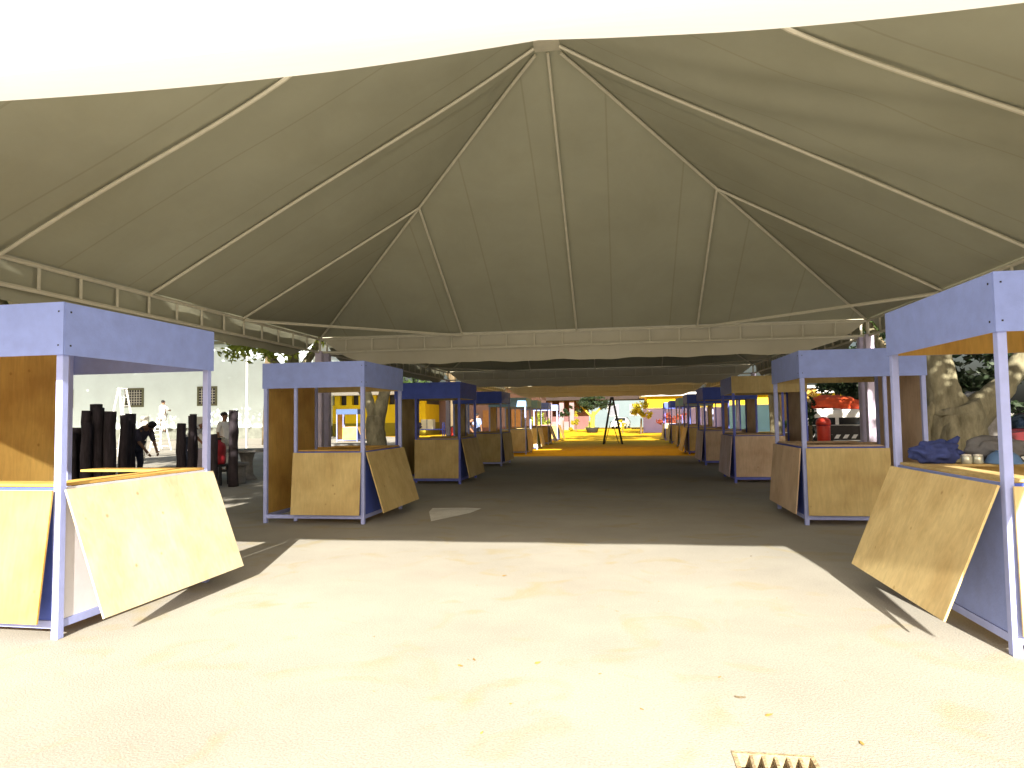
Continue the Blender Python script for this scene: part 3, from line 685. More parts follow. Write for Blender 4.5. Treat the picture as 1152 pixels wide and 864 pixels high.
def concrete_stool(label, loc):
    t = thing('concrete_stool', label, 'stool', loc)
    MB().lathe([(.235,.42),(.25,.43),(.25,.475),(.235,.485)], (0,0,0), CONC, 22, False).build('seat', t)
    MB().lathe([(.19,0),(.19,.05),(.175,.3),(.19,.42)], (0,0,0), CONC, 16).build('base', t)
concrete_table('round grey concrete table on a pedestal behind the round stool', (-9.2, 15.75, 0))
concrete_stool('round grey concrete stool in front of the concrete table', (-8.85, 14.75, 0))
concrete_table('round concrete table standing before the forked tree', (-8.0, 19.2, 0))
concrete_stool('small concrete stool to the right of the round table', (-8.0, 16.4, 0))
t = thing('pole', 'thin pale pole standing before the white wall', 'pole', (-19.3, 33.0, 0))
MB().tube([(0,0,0),(0,0,6.2)], [.06,.045], WHITE, 10).build('shaft', t); MB().lathe([(.14,0),(.14,.03),(.07,.06)], (0,0,0), WHITE, 12).build('base', t)

# ------------------------------------------------------------------ buildings
b = thing('white_building', 'long white limewashed building with grilled windows and grey base', 'building', (0, 56, 0))
bx('wall', (-75, 0, 1.0), (-26.5, 6, 8.5), WHITE_WALL, b); bx('base', (-75, -.06, 0), (-26.48, 6.02, .998), STONE_BASE, b)
bx('eave', (-75.3, -.5, 8.52), (-26.2, 6.2, 8.75), OLIVE, b)
def grille_window(par, x, z, w, h, y=0):
    f = MB(); t = .18
    f.box((x-w/2, y-.08, z-h/2), (x-w/2+t, y-.002, z+h/2), OLIVE); f.box((x+w/2-t, y-.08, z-h/2), (x+w/2, y-.002, z+h/2), OLIVE)
    f.box((x-w/2+t, y-.08, z+h/2-t), (x+w/2-t, y-.002, z+h/2), OLIVE); f.box((x-w/2+t, y-.08, z-h/2), (x+w/2-t, y-.002, z-h/2+t), OLIVE)
    fo = f.build('window', par)
    MB().box((x-w/2+t, y-.02, z-h/2+t), (x+w/2-t, y-.004, z+h/2-t), DARK).build('pane', fo)
    gr = MB()
    for i in range(1, 6):
        xx = x-w/2+t+(w-2*t)*i/6; gr.box((xx-.03, y-.055, z-h/2+t), (xx+.03, y-.035, z+h/2-t), GB)
        zz = z-h/2+t+(h-2*t)*i/6; gr.box((x-w/2+t, y-.034, zz-.03), (x+w/2-t, y-.022, zz+.03), GB)
    gr.build('grille', fo)
for px in (-43.9, -36.6, -51.2, -58.5): grille_window(b, px, 3.85, 1.95, 1.75)

b = thing('yellow_building', 'yellow gallery building with white roof band and dark gaps between pilasters', 'building', (0, 60, 0))
bx('wall', (-27.5, .2, 1.2), (-17.5, 5, 2.9), YELLOW, b); bx('dado', (-27.55, .14, 0), (-17.45, 5.02, 1.19), YELLOW_LOW, b)
bx('gallery', (-27.5, .7, 2.902), (-17.5, 5, 3.8), DARK, b); bx('roof', (-28, -.5, 3.81), (-17, 5.4, 4.75), WHITE, b)
for i in range(9): bx('pilaster', (-27.5+i*1.18, .2, 2.904), (-26.95+i*1.18, .65, 3.8), YELLOW, b)
b = thing('pink_building', 'long pale pink building beyond the left row of stalls', 'building', (0, 66, 0))
bx('wall', (-24.5, 0, .6), (-7.6, 6, 4.6), PINK, b); bx('plinth', (-24.55, -.05, 0), (-7.55, 6.02, .598), PINK_DARK, b); bx('roof', (-24.9, -.6, 4.62), (-7.3, 6.4, 4.95), WHITE, b)
DOOR = mat('brown_door', (0.36, 0.19, 0.08), .7, .2, 4)
for x in (-13.3, -10.6): bx('door', (x, -.04, .02), (x+1.1, -.003, 2.3), DOOR, b)
b = thing('rose_gallery', 'rose pink gallery under a dark roof edge at the far end', 'building', (0, 80, 0))
bx('back_wall', (-11, 3.5, 0), (-3.6, 4, 3.6), PINK_DARK, b); bx('roof', (-13, -.6, 3.5), (6.0, 6, 4.4), ROOF_DARK, b)
for x in (-9.9, -8.3, -6.9, -5.7): MB().box((x, 0, 0), (x+.55, .55, 3.49), PINK, bev=.03).build('column', b)
bx('low_wall', (-11, .1, 0), (-5.8, .4, 1.0), PINK, b)
b = thing('pale_blue_house', 'pale blue house with windows seen past the tall ladder', 'building', (0, 96, 0))
bx('wall', (-4.5, 0, 0), (6.5, 6, 6), mat('pale_blue_house_wall', (0.13, 0.17, 0.19), .8, .06, .6), b); bx('roof', (-5, -.6, 6.02), (7, 6.5, 6.3), ROOF_DARK, b)
for x in (-1.5, 1.6):
    w = bx('window', (x, -.05, 1.6), (x+1.5, -.003, 3.2), GB, b); bx('pane', (x+.12, -.06, 1.72), (x+1.38, -.052, 3.08), GREY_CLOTH, w)
w = thing('lavender_wall', 'low lavender boundary wall behind the right row of stalls', 'wall', (0, 62, 0))
bx('wall', (2.2, 0, 0), (9.0, .25, 2.15), LAV, w); bx('coping', (2.15, -.04, 2.152), (9.0, .29, 2.22), WHITE, w)
w = thing('sky_blue_wall', 'sky blue boundary wall below the yellow building', 'wall', (0, 61.2, 0))
bx('wall', (9.004, 0, 0), (24, .25, 2.3), SKYWALL, w); bx('coping', (9.004, -.04, 2.302), (24, .29, 2.36), WHITE, w)
b = thing('ochre_building', 'yellow building with dark roof edge rising behind the lavender wall', 'building', (0, 72, 0))
bx('wall', (3.0, 0, 0), (30, 8, 3.55), YELLOW, b); bx('roof', (2.4, -.7, 3.56), (30.5, 8.5, 3.9), WHITE, b)
for x in (6, 10, 14, 18, 22): bx('shutter', (x, -.05, 2.3), (x+1.6, -.003, 3.2), mat('ochre_shutter', (.52, .3, .03), .7, .15, 3), b)
b = thing('tiled_kiosk', 'small kiosk faced with yellow tiles beside the sky blue wall', 'kiosk', (9.55, 40, 0))
bx('wall', (0, 0, 0), (1.45, 2.5, 2.9), TILE, b); bx('roof', (-.15, -.2, 2.905), (1.6, 2.7, 3.05), WHITE, b); bx('ledge', (-1.1, -.35, .35), (-.004, .3, .45), WHITE, b)

# ------------------------------------------------------------------ trees and plants
def limb(pts, rads, m, name, parent, n=12, seed=0):
    """gnarled tapered limb: subdivided polyline with noisy radius"""
    P = []; Q = []
    for i in range(len(pts)-1):
        a, b_ = Vector(pts[i]), Vector(pts[i+1])
        for k in range(5):
            t = k/5; q = a.lerp(b_, t) + Vector((noise.noise(a*1.7+Vector((t, seed, 0))), noise.noise(a*1.3+Vector((seed, t, 5))), 0))*.05
            P.append(q); Q.append((rads[i]+(rads[i+1]-rads[i])*t)*(1+.12*noise.noise(q*2.2+Vector((seed, 0, 0)))))
    P.append(Vector(pts[-1])); Q.append(rads[-1])
    o = MB().tube(P, Q, m, n).build(name, parent); return o
def merge_limbs(par, name, limbs, m):
    b = MB()
    for pts, rads in limbs:
        P = []; Q = []
        for i in range(len(pts)-1):
            a, c = Vector(pts[i]), Vector(pts[i+1])
            for k in range(5):
                t = k/5; q = a.lerp(c, t); q += Vector((noise.noise(q*1.7), noise.noise(q*1.9+Vector((4, 2, 1))), 0))*.06*min(1, 4*rads[0]); P.append(q)
                Q.append((rads[i]+(rads[i+1]-rads[i])*t)*(1+.14*noise.noise(q*2.5)))
        P.append(Vector(pts[-1])); Q.append(rads[-1]); b.tube(P, Q, m, 22 if limbs[0][0] and limbs[0][1][0] > .35 else 12)
    if limbs[0][1][0] > .35:                                 # knots and ridges
        b.bm.normal_update()
        for v in b.bm.verts:
            q = v.co; v.co = q + v.normal*(.07*noise.noise(Vector((q.x*4, q.y*4, q.z*1.3))) + .03*noise.noise(q*9))
    return b.build(name, par)
T = thing('forked_tree', 'pale barked tree with forked trunk beside the second left stall', 'tree', (-7.75, 21.0, 0))
roots = [([(0,0,.55), (math.cos(a)*.42, math.sin(a)*.42, .1), (math.cos(a)*.75, math.sin(a)*.75, -.03)], [.16,.12,.04]) for a in (.3, 1.5, 2.7, 4.0, 5.2)]
merge_limbs(T, 'trunk', [([(0,0,-.02),(0,0,.5),(-.02,0,1.15),(.0,0,1.6)], [.42,.33,.30,.30]), ([(-.08,0,1.5),(-.3,.1,2.1),(-.75,.1,3.0),(-1.6,.3,4.4)], [.2,.17,.15,.1]), ([(.05,0,1.5),(.22,0,2.1),(.42,.1,2.9),(.9,.5,4.6)], [.24,.2,.19,.1])] + roots, BARK)
cr = MB()
for c, rr, n in [((-1.9,-.6,4.9),(1.7,1.6,1.0),1500), ((-3.0,-1.8,3.9),(1.4,1.3,.75),1100), ((.8,.6,5.6),(1.8,1.6,1.1),1500), ((-.6,1.5,5.9),(2.0,1.6,1.1),1500), ((-3.6,.6,4.7),(1.3,1.2,.9),900)]:
    cr.leaves(c, *rr, n, .11, LEAF_LT, seed=n+int(c[0]*10))
cr.build('crown', T, recalc=False)
T = thing('gnarled_tree', 'big pale gnarled tree with spreading limbs behind the nearest right stall', 'tree', (6.9, 15.4, 0))
merge_limbs(T, 'trunk', [([(.1,0,-.02),(.05,0,.5),(0,0,1.0),(.05,0,1.35),(.0,0,1.6)], [.78,.6,.55,.56,.5]), ([(-.1,0,1.45),(-.22,0,2.0),(-.28,.1,2.7),(-.7,.3,4.4)], [.40,.32,.27,.15]), ([(.25,0,1.2),(.7,-.05,1.7),(1.15,-.1,2.15),(2.0,-.2,3.5)], [.36,.27,.23,.13]),
   ([(-.55,-.25,.0),(-.62,-.28,.7),(-.55,-.2,1.3),(-.35,-.1,2.0)], [.08,.06,.055,.05]), ([(.3,-.3,-.02),(.35,-.35,.6),(.3,-.2,1.3)], [.3,.22,.2]), ([(-.3,-.3,-.02),(-.25,-.35,.7),(-.15,-.25,1.5)], [.3,.22,.2])], BARK)
cr = MB()
for c, rr, n in [((.2,.3,3.3),(.55,.7,.45),420), ((-.8,.5,5.2),(1.8,1.6,1.0),1300), ((1.8,0,4.6),(1.6,1.5,.9),1200), ((.4,1,5.8),(1.9,1.6,1.0),1300)]:
    cr.leaves(c, *rr, n, .11, LEAF_DK if n < 500 else LEAF, seed=n+5)
cr.build('crown', T, recalc=False)
def bush(name, label, cat, loc, stem, crown, leaf, size, pot=None, seed=1, bark=BARK_DK, group=None):
    T = thing(name, label, cat, loc, 0, group)
    if stem: merge_limbs(T, 'trunk', stem, bark)
    b = MB()
    for i, (c, rr, n) in enumerate(crown): b.leaves(c, *rr, n, size, leaf, seed=seed*31+i)
    b.build('crown', T, recalc=False)
    if pot: MB().lathe([(pot[0]*.75,0),(pot[0],pot[1]*.9),(pot[0]*1.06,pot[1]),(pot[0]*.9,pot[1]),(pot[0]*.85,pot[1]*.85)], (0,0,0), pot[2], 18).build('pot', T)
    return T
YB = mat('yellowish_bark', (0.45, 0.33, 0.05), .9, .3, 5)
bush('added_leaning_tree', 'added thin leaved tree leaning over the aisle from the right', 'tree', (6.6, 30, 0), [([(0,0,0),(-.1,0,2.5),(-.6,0,5.4)], [.26,.22,.17]), ([(-.5,0,5),(-3,0,7.4),(-6,0,8.6)], [.15,.12,.06]), ([(-.6,0,5.4),(-1.5,-1,8.2)], [.13,.06])],
     [((-3.5,0,8.9),(3.6,3.4,1.2),700), ((-8,.5,9.0),(3.6,3.6,1.1),700), ((-6,-1.5,8.3),(3.0,3.0,1.0),400), ((-1,1,8.2),(3,3,1.2),500)], LEAF, .3, None, 71, BARK)  # added overhead to dapple the paved path with broken shade
bush('round_tree', 'dark green spreading tree in a dark planter at the far end of the aisle', 'tree', (-2.45, 64, 0), [([(0,0,.4),(.05,0,1.2),(.15,0,2.0)], [.22,.2,.15]), ([(.1,0,1.4),(-.6,0,2.1),(-1.1,0,2.6)], [.12,.1,.06]), ([(.1,0,1.6),(.7,0,2.2),(1.2,0,2.6)], [.12,.1,.06])],
     [((-.7,0,2.55),(1.1,.9,.5),900), ((.8,0,2.6),(1.0,.9,.5),800), ((0,0,3.0),(1.2,.9,.45),900)], LEAF_DK, .13, (.62,.5,DARK), 3, YB)
bush('sapling', 'slim dark sapling left of the dark green spreading tree', 'tree', (-5.0, 62, 0), [([(0,0,0),(0,0,1.2)], [.06,.045])], [((0,0,1.65),(.5,.4,.55),320)], LEAF_DK, .12, None, 4)
bush('cone_shrub', 'bright yellow cone shaped shrub before the rose gallery', 'shrub', (-4.45, 72, 0), [([(0,0,0),(0,0,1.0)], [.06,.05])], [((0,0,.4),(.62,.5,.4),260), ((0,0,1.0),(.4,.35,.4),200), ((0,0,1.6),(.22,.2,.4),120)], LEAF_YE, .13, None, 5)
bush('leafy_shrub', 'light green shrub beside the last left stalls', 'shrub', (-6.1, 52, 0), [([(0,0,0),(0,0,1.0)], [.05,.04])], [((0,0,1.3),(.7,.5,.7),420), ((.5,.1,.7),(.6,.5,.4),250)], LEAF_LT, .13, None, 6)
bush('leafy_shrub', 'low yellow green shrub right of the yellow cone shrub', 'shrub', (-3.2, 74, 0), [([(0,0,0),(0,0,.5)], [.05,.04])], [((0,0,.6),(.6,.5,.6),300)], LEAF_LT, .14, None, 7)
bush('yellow_tree', 'yellow leaved tree beside the lavender wall', 'tree', (1.85, 58, 0), [([(0,0,0),(.05,0,1.3)], [.1,.07])], [((0,0,2.2),(.8,.7,.6),620), ((.3,0,1.7),(.6,.5,.5),300)], LEAF_YE, .13, None, 8)
bush('yellow_shrub', 'small yellow shrub between the white car and the ladder', 'shrub', (.35, 60, 0), [([(0,0,0),(0,0,.4)], [.04,.03])], [((0,0,.7),(.45,.4,.4),180)], LEAF_YE, .12, None, 9)
for x, y, h, lf, lb in [(-10.5, .2, 6.4, LEAF, 'unseen wide leafy tree shading the yard left of the stalls'), (-17.5, 1.5, 6.6, LEAF, 'unseen wide leafy tree shading the yard farther left'), (8.7, 3.2, 6.2, LEAF_DK, 'unseen wide leafy tree shading the yard right of the stalls'),
    (-13.6, 14.4, 6.6, LEAF, 'added wide leafy tree behind the wall of the nearest left stall'), (-12.1, 23.6, 6.8, LEAF, 'added wide leafy tree hidden behind the side wall of the second left stall'), (9.4, 13.2, 6.8, LEAF_DK, 'added wide dark tree right of the nearest right stall'), (9.3, 24.4, 6.6, LEAF_DK, 'added wide dark tree hidden behind the side wall of the second right stall'),  # from here on added, out of view, to cut side light
    (-9.0, 9.4, 6.9, LEAF, 'added wide leafy tree close to the left side of the nearest tent')]:
    bush('unseen_shade_tree', lb, 'tree', (x, y, 0), [([(0,0,0),(.1,0,h*.35),(.2,0,h*.7)], [.35,.28,.16]), ([(.1,0,h*.4),(1.6,.5,h*.8)], [.18,.08]), ([(.1,0,h*.4),(-1.6,-.5,h*.8)], [.18,.08])],
         [((0,0,h),((4.6,3.6,1.5) if x != 8.7 else (3.1,3.6,1.5)),3600), ((2.2,1.5,h*.85),(2.6,2.6,1.2),1500), (((-2.2 if x != 8.7 else -1),-1.2,h*.9),(2.6,2.6,1.2),1500)], lf, .24, None, int(40+x+y), BARK)
for x, y, h, k, lb in [(-47, 40, 12.0, 1.5, 'added tall spreading tree at the far left edge of the yard'), (-36.5, 40, 12.2, 1.5, 'added tall spreading tree left of the white ladder'), (-22, 40, 12.0, 1.6, 'added tall spreading tree between the white and the yellow building'),
     (-12.5, 50, 9.6, 1.3, 'added tall spreading tree before the pink building'), (10.2, 47, 9.6, 1.35, 'added tall spreading tree before the lavender wall'), (17, 45, 9.8, 1.6, 'added tall spreading tree before the sky blue wall')]:  # added; crowns above the view shade the sunlit walls beyond
    bush('added_tall_tree', lb, 'tree', (x, y, 0), [([(0,0,0),(.1,0,h*.35),(.2,0,h*.75)], [.32,.26,.14]), ([(.1,0,h*.45),(2.2,.5,h*.85)], [.16,.07]), ([(.1,0,h*.45),(-2.2,-.5,h*.85)], [.16,.07])],
         [((0,0,h),(4.6*k,3.2,3.0),5200), ((2.6*k,.6,h*.9),(3.2*k,2.4,2.4),2400), ((-2.6*k,-.6,h*.92),(3.2*k,2.4,2.4),2400)], LEAF, .34, None, int(90+x), BARK_DK)
bush('red_shrub', 'red leaved shrub in a dark pot by the lavender wall', 'shrub', (3.75, 52, 0), [([(0,0,.3),(0,0,.9)], [.05,.04])], [((0,0,1.15),(.8,.6,.5),420), ((.9,0,1.3),(.5,.4,.35),160)], LEAF_RED, .13, (.45,.65,DARK), 10)
bush('wall_vine', 'narrow green climber on the sky blue wall', 'climber', (11.15, 60.8, 0), [([(0,0,0),(0,0,1.8)], [.04,.02])], [((0,0,.9),(.25,.15,.7),160), ((0,0,1.6),(.12,.12,.4),60)], LEAF, .12, None, 11)
bush('broadleaf_bush', 'dark green bush before the tiled kiosk', 'bush', (9.1, 38.6, 0), [([(0,0,0),(0,0,.8)], [.06,.05])], [((0,0,1.0),(.6,.5,.4),420)], LEAF, .11, None, 12)
bush('dark_conifer', 'narrow dark conifer beside the red bin', 'tree', (7.15, 27.0, 0), [([(0,0,0),(0,0,2.0)], [.08,.05])], [((0,0,.7),(.33,.33,.55),420), ((0,0,1.4),(.24,.25,.5),260), ((0,0,1.9),(.14,.14,.35),120)], LEAF_DK, .09, None, 13)
bush('dark_tree', 'dark leafy tree standing behind the white truck', 'tree', (12.5, 36, 0), [([(0,0,0),(0,0,2.6)], [.25,.16])], [((0,0,3.6),(2.4,1.6,1.3),1500), ((-1.8,0,3.0),(1.5,1.2,.9),800), ((1.5,0,4.4),(2.2,1.6,1.2),1200)], LEAF_DK, .16, None, 14)
for i, (x, y, h, lb) in enumerate([(-21.5, 66, 6.5, 'bushy tree rising behind the yellow building'), (-14, 84, 7.5, 'broad tree rising behind the pink building'), (17.5, 50, 6.0, 'leafy tree behind the sky blue wall'), (15.5, 27, 5.5, 'dark tree far right behind the gnarled tree')]):
    bush('broadleaf_tree', lb, 'tree', (x, y, 0), [([(0,0,0),(.1,0,h*.4),(.2,0,h*.6)], [.28,.22,.14])], [((0,0,h*.72),(2.4,2.2,h*.22),1300), ((1.4,.5,h*.6),(1.8,1.6,h*.18),800), ((-1.3,-.4,h*.62),(1.8,1.6,h*.18),800)], [LEAF, LEAF, LEAF, LEAF_DK, LEAF_LT][i], .2, None, 20+i, BARK)
t = thing('flower_pot', 'red clay pot beside the dark green bush', 'pot', (9.75, 38.7, 0))
MB().lathe([(.2,0),(.3,.5),(.33,.56),(.27,.56),(.24,.5)], (0,0,0), DKRED, 18).build('body', t); MB().lathe([(.24,.5),(.05,.54)], (0,0,0), BARK_DK, 14).build('soil', t)

# ------------------------------------------------------------------ right yard: bin, truck, cars, frame
t = thing('litter_bin', 'tall bright red litter bin seen behind the second right stall', 'bin', (7.75, 27.5, 0))
MB().lathe([(.2,0),(.22,.02),(.245,1.0),(.235,1.02)], (0,0,0), RED, 22).build('body', t)
MB().lathe([(.265,1.025),(.27,1.08),(.25,1.2),(.14,1.3),(.03,1.33)], (0,0,0), RED, 22).build('lid', t)
MB().lathe([(.248,.98),(.258,.99),(.258,1.02),(.248,1.024)], (0,0,0), DKRED, 22).build('rim', t)
t = thing('flatbed_truck', 'white truck carrying an orange tarpaulin load behind the red bin', 'truck', (9.2, 30.5, 0), R(3))
bx('body', (-1.6, -.9, .95), (3.4, .9, 1.62), WHITE, t, bev=.04); bx('cab', (-1.6, -.85, 1.64), (-.2, .85, 1.66), WHITE, t)
bx('side_trim', (-1.6, -.93, 1.36), (3.4, -.905, 1.42), ALU, t)
for x in (-1.35, -.3, .75, 1.8): w = bx('window', (x, -.925, .99), (x+.9, -.905, 1.28), GLASSY, t)
bx('chassis', (-1.5, -.8, .35), (3.3, .8, .94), BLACK, t)
s_ = MB()
for i in range(14):
    x = -1.5+i*.34; s_.quad([(x, -.815, .42), (x+.17, -.815, .42), (x+.27, -.815, .58), (x+.10, -.815, .58)], WHITE)
s_.build('hazard_stripes', t)
ld = MB(); ld.blob((-.1, 0, 1.85), 1.05, .7, .34, ORANGE, 4, .35, 3, 2.6); ld.build('tarpaulin_load', t)
for x in (-.9, 2.4):
    for sy in (-1, 1):
        wo = MB(); rot = Euler((R(90), 0, 0)).to_matrix(); wo.lathe([(.36,-.1),(.38,-.06),(.38,.06),(.36,.1)], (0,0,0), RUBBER, 22)
        for v in wo.bm.verts: v.co = rot @ v.co + Vector((x, sy*.78, .38))
        w = wo.build('wheel', t); ho = MB().lathe([(.2,-.11),(.2,.11)], (0,0,0), ALU, 16)
        for v in ho.bm.verts: v.co = rot @ v.co + Vector((x, sy*.78, .38))
        ho.build('hub', w)
def car(label, loc, rz, m, lit=False):
    T = thing('parked_car', label, 'car', loc, rz)
    prof = [(-2.1,.35),(-2.12,.62),(-1.95,.82),(-1.0,.93),(-.35,1.38),(.9,1.42),(1.6,1.0),(2.05,.95),(2.12,.6),(2.05,.35)]
    b = MB(); A = []; Bv = []
    for x, z in prof:
        w = .84 if z < 1.1 else .66
        A.append(b.bm.verts.new((x, -w, z))); Bv.append(b.bm.verts.new((x, w, z)))
    n = len(prof)
    for i in range(n):
        j = (i+1) % n; f = b.bm.faces.new([A[i], A[j], Bv[j], Bv[i]]); f.material_index = b.mi(m)
    for r_ in (A, Bv): f = b.bm.faces.new(r_); f.material_index = b.mi(m)
    bo = b.build('body', T)
    for nm, pts in (('windscreen', [(-.95,.96),(-.42,1.34)]), ('rear_window', [(.97,1.37),(1.52,1.06)])):
        w = MB(); (x0, z0), (x1, z1) = pts; o_ = -.012 if nm == 'windscreen' else .012
        w.quad([(x0+o_, -.72, z0+.012), (x1+o_, -.6, z1+.012), (x1+o_, .6, z1+.012), (x0+o_, .72, z0+.012)], GLASSY); w.build(nm, T)
    for sy in (-1, 1):
        w = MB(); w.quad([(-.8, sy*.80, 1.0), (1.35, sy*.80, 1.02), (.85, sy*.685, 1.36), (-.3, sy*.685, 1.34)], GLASSY); w.build('side_window', T)
        MB().box((-2.14, sy*.5-.16, .62), (-2.08, sy*.5+.16, .76), TIN).build('headlight', T); MB().box((2.08, sy*.62-.14, .68), (2.14, sy*.62+.14, .84), RED).build('tail_light', T)
        for x in (-1.3, 1.3):
            wo = MB().lathe([(.29,-.1),(.31,-.07),(.31,.07),(.29,.1)], (0,0,0), RUBBER, 20)
            for v in wo.bm.verts: v.co = Euler((R(90),0,0)).to_matrix() @ v.co + Vector((x, sy*.78, .31))
            w = wo.build('wheel', T); ho = MB().lathe([(.17,-.105),(.17,.105)], (0,0,0), ALU, 14)
            for v in ho.bm.verts: v.co = Euler((R(90),0,0)).to_matrix() @ v.co + Vector((x, sy*.78, .31))
            ho.build('rim', w)
    MB().box((-2.16, -.25, .4), (-2.1, .25, .5), WHITE).build('number_plate', T)
    return T
CARW = mat('white_car_paint', (.8, .8, .8), .25, .03, 3, spec=.5); CARD = mat('maroon_car_paint', (.09, .012, .015), .2, .1, 3, spec=.5); CARG = mat('dark_car_paint', (.015, .015, .018), .5, .1, 3)
car('white car parked before the pale blue house at the far end', (.3, 84, 0), R(80), CARW)
car('dark maroon car parked behind the gnarled tree', (11.6, 20.5, 0), R(8), CARD)
YF = mat('yellow_steel', (.72, .42, .02), .5, .1, 6)
t = thing('yellow_scaffold', 'yellow steel scaffold standing behind the gnarled tree', 'scaffold', (12.55, 22.0, 0), R(10))
for x in (0, .75): MB().bar((x, 0, 0), (x, 0, 3.6), .1, .1, YF).build('upright', t)
for zz in (2.4, 2.9, 3.4): MB().bar((.05, 0, zz), (.7, 0, zz), .08, .08, YF).build('crossbar', t)
for x, y, h, lb in [(9.4, 22.5, 2.9, 'dark bushy tree close behind the gnarled tree'), (12.2, 25.5, 3.2, 'dark bushy tree behind the maroon car')]:
    bush('dark_shrub', lb, 'shrub', (x, y, 0), [([(0,0,0),(0,0,h*.5)], [.1,.06])], [((0,0,h*.8),(1.2,.9,.55),900), ((.3,0,h*.45),(1.4,.9,.5),700)], LEAF_DK, .14, None, int(60+x))
t = thing('boulder', 'pale grey boulder standing behind the gnarled tree', 'boulder', (9.35, 19.6, 0))
MB().blob((0, 0, .9), .75, .55, 1.0, CONC, 4, .35, 6, 1.6).build('rock', t)

# ------------------------------------------------------------------ things on the nearest right stall's back counter
CZ = 1.022
b = MB(); b.blob((0, 0, .085), .17, .11, .09, BLUE_CLOTH, 4, .4, 1, 2.4); b.tube([(.1,0,.14),(.15,-.01,.18),(.17,-.02,.21)], [.035,.025,.012], BLUE_CLOTH, 8)
tag(b.build('cloth_bundle', loc=(2.47, 5.83, CZ)), 'navy blue knotted bundle on the counter of the nearest right stall', 'bundle')
for x, lb in ((2.665, 'pale round tin beside the navy bundle, the left of two'), (2.745, 'pale round tin beside the blue bowl, the right of two')):
    t = thing('tin', lb, 'tin', (x, 5.76, CZ), 0, 'pale tins on the counter'); MB().lathe([(.032,0),(.036,.005),(.036,.055),(.032,.06)], (0,0,0), TIN, 18).build('body', t); MB().lathe([(.034,.061),(.034,.07),(.01,.074)], (0,0,0), WHITE, 18).build('lid', t)
t = thing('plastic_bowl', 'blue plastic bowl upturned on the stall counter', 'bowl', (2.93, 5.77, CZ))
MB().lathe([(.125,0),(.13,.006),(.118,.02),(.10,.06),(.07,.085),(.0601,.09)], (0,0,0), BLUE_PLAST, 22).build('body', t); MB().lathe([(.055,.0905),(.05,.1)], (0,0,0), BLUE_PLAST, 18).build('foot', t)
b = MB(); b.blob((0, 0, .10), .22, .10, .105, GREY_CLOTH, 4, .35, 5, 2.0)
tag(b.build('cloth_sack', loc=(2.96, 5.93, CZ)), 'dark grey sack lying behind the blue bowl on the counter', 'sack')

# ------------------------------------------------------------------ things behind the third left stall
t = thing('trolley', 'blue metal trolley behind the third left stall', 'trolley', (-10.6, 37.5, 0), R(5))
for sx in (-1, 1):
    for sy in (-1, 1): MB().bar((sx*.75, sy*.3, .1), (sx*.75, sy*.3, 1.25 if sx > 0 else .85), .05, .05, PAINT_DEEP).build('leg', t)
bx('deck', (-.8, -.35, .85), (.8, .35, .9), PAINT_DEEP, t); bx('shelf', (-.74, -.3, .35), (.74, .3, .39), PAINT_DEEP, t)
MB().bar((.75, -.3, 1.25), (.75, .3, 1.25), .05, .05, PAINT_DEEP).build('handle', t)
t = thing('carton', 'pale cream carton on the blue trolley', 'box', (-10.75, 37.5, .902)); bx('body', (-.35, -.25, 0), (.35, .25, .55), mat('cream_card', (.75, .66, .42), .8, .05, 4), t, bev=.01); bx('tape', (-.03, -.253, .02), (.03, -.2505, .55), CONC, t)
b = MB(); b.blob((0, 0, .2), .32, .25, .2, SHIRT_K, 3, .3, 4); b.tube([(-.1,0,.35),(-.12,0,.62)], [.05,.03], SHIRT_K); tag(b.build('bag', loc=(-11.35, 37.3, .902)), 'black bag left of the cream carton on the trolley', 'bag')
t = thing('plastic_drum', 'red drum right of the blue trolley', 'drum', (-9.3, 37.8, 0)); MB().lathe([(.2,0),(.24,.05),(.24,.9),(.2,.98)], (0,0,0), RED, 18).build('body', t); MB().lathe([(.21,.982),(.21,1.03),(.1,1.05)], (0,0,0), BLACK, 16).build('lid', t)

# ------------------------------------------------------------------ litter on the pavement
rd = random.Random(11)
leafbm = MB(); 
for (x, y, z) in [(0,0,0)]:
    v = [leafbm.bm.verts.new(c) for c in ((-.022,0,.004),(-.008,.011,.009),(.012,.010,.006),(.028,0,.012),(.012,-.009,.008),(-.008,-.012,.004))]
    f = leafbm.bm.faces.new(v); f.material_index = leafbm.mi(DRY)
leaf0 = leafbm.build('dry_leaf', loc=(-1.05, 6.1, 0)); tag(leaf0, 'small dry leaf lying on the sunlit pavement', 'leaf', 'dry leaves on the pavement')
for i in range(24):
    o = leaf0.copy(); COL.objects.link(o); y = rd.uniform(3.0, 7.6); o.location = (rd.uniform(-.42, .27)*y*1.1+.15, y, 0); o.rotation_euler = (rd.uniform(-.2,.2), rd.uniform(-.2,.2), rd.uniform(0, 6.28)); k = rd.uniform(.25, .9); o.scale = (k, k, k)
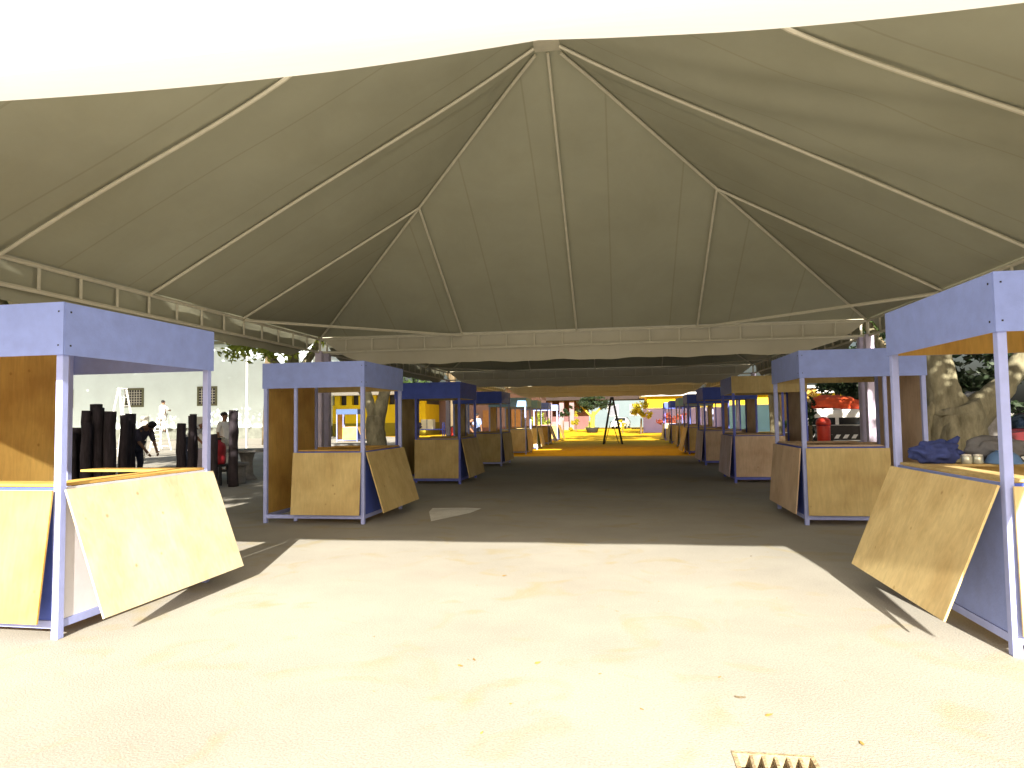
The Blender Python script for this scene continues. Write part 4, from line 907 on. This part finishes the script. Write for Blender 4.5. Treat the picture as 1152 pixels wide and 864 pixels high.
tw = MB().tube([(0,0,.005),(.02,-.012,.006),(.05,-.02,.012)], [.004,.0045,.003], BARK_DK, 6); tag(tw.build('twig', loc=(.55, 3.62, 0)), 'short dark twig on the pavement behind the drain', 'twig')

# ------------------------------------------------------------------ light
EL, AZ = R(24.6), R(6.0)          # sun behind the camera, slightly to the right
to_sun = Vector((math.sin(AZ)*math.cos(EL), -math.cos(AZ)*math.cos(EL), math.sin(EL)))
sl = bpy.data.lights.new('sun', 'SUN'); sl.energy = 5.0; sl.angle = R(.5); sl.color = (1.0, .93, .80)
so = bpy.data.objects.new('sun', sl); COL.objects.link(so); so.rotation_euler = to_sun.to_track_quat('Z', 'Y').to_euler()
w = bpy.data.worlds.new('World'); scene.world = w; w.use_nodes = True
nt = w.node_tree; bg = nt.nodes['Background']
sk = nt.nodes.new('ShaderNodeTexSky'); sk.sky_type = 'NISHITA'; sk.sun_disc = False; sk.sun_elevation = EL; sk.sun_rotation = math.atan2(to_sun.x, to_sun.y)
sk.air_density = 1.0; sk.dust_density = 6.0
nt.links.new(sk.outputs['Color'], bg.inputs['Color']); bg.inputs['Strength'].default_value = 0.05

# ------------------------------------------------------------------ camera
f_, yaw, pitch, roll, ch = 760.80, 0.155177, 0.051388, -0.014135, 1.41972
fw = Vector((-math.sin(yaw)*math.cos(pitch), math.cos(yaw)*math.cos(pitch), math.sin(pitch)))
rt = Vector((math.cos(yaw), math.sin(yaw), 0)); up = rt.cross(fw)
r2 = rt*math.cos(roll) + up*math.sin(roll); u2 = -rt*math.sin(roll) + up*math.cos(roll)
cam = bpy.data.cameras.new('camera'); co = bpy.data.objects.new('camera', cam); COL.objects.link(co)
M = Matrix((r2, u2, -fw)).transposed().to_4x4(); M.translation = Vector((0, 0, ch)); co.matrix_world = M
cam.sensor_width = 36; cam.lens = f_/1152*36; cam.clip_start = .05; cam.clip_end = 3000
scene.camera = co

scene.view_settings.view_transform = 'Standard'; scene.view_settings.look = 'None'
scene.view_settings.exposure = 1.66; scene.view_settings.gamma = 1.0; scene.view_settings.use_curve_mapping = False
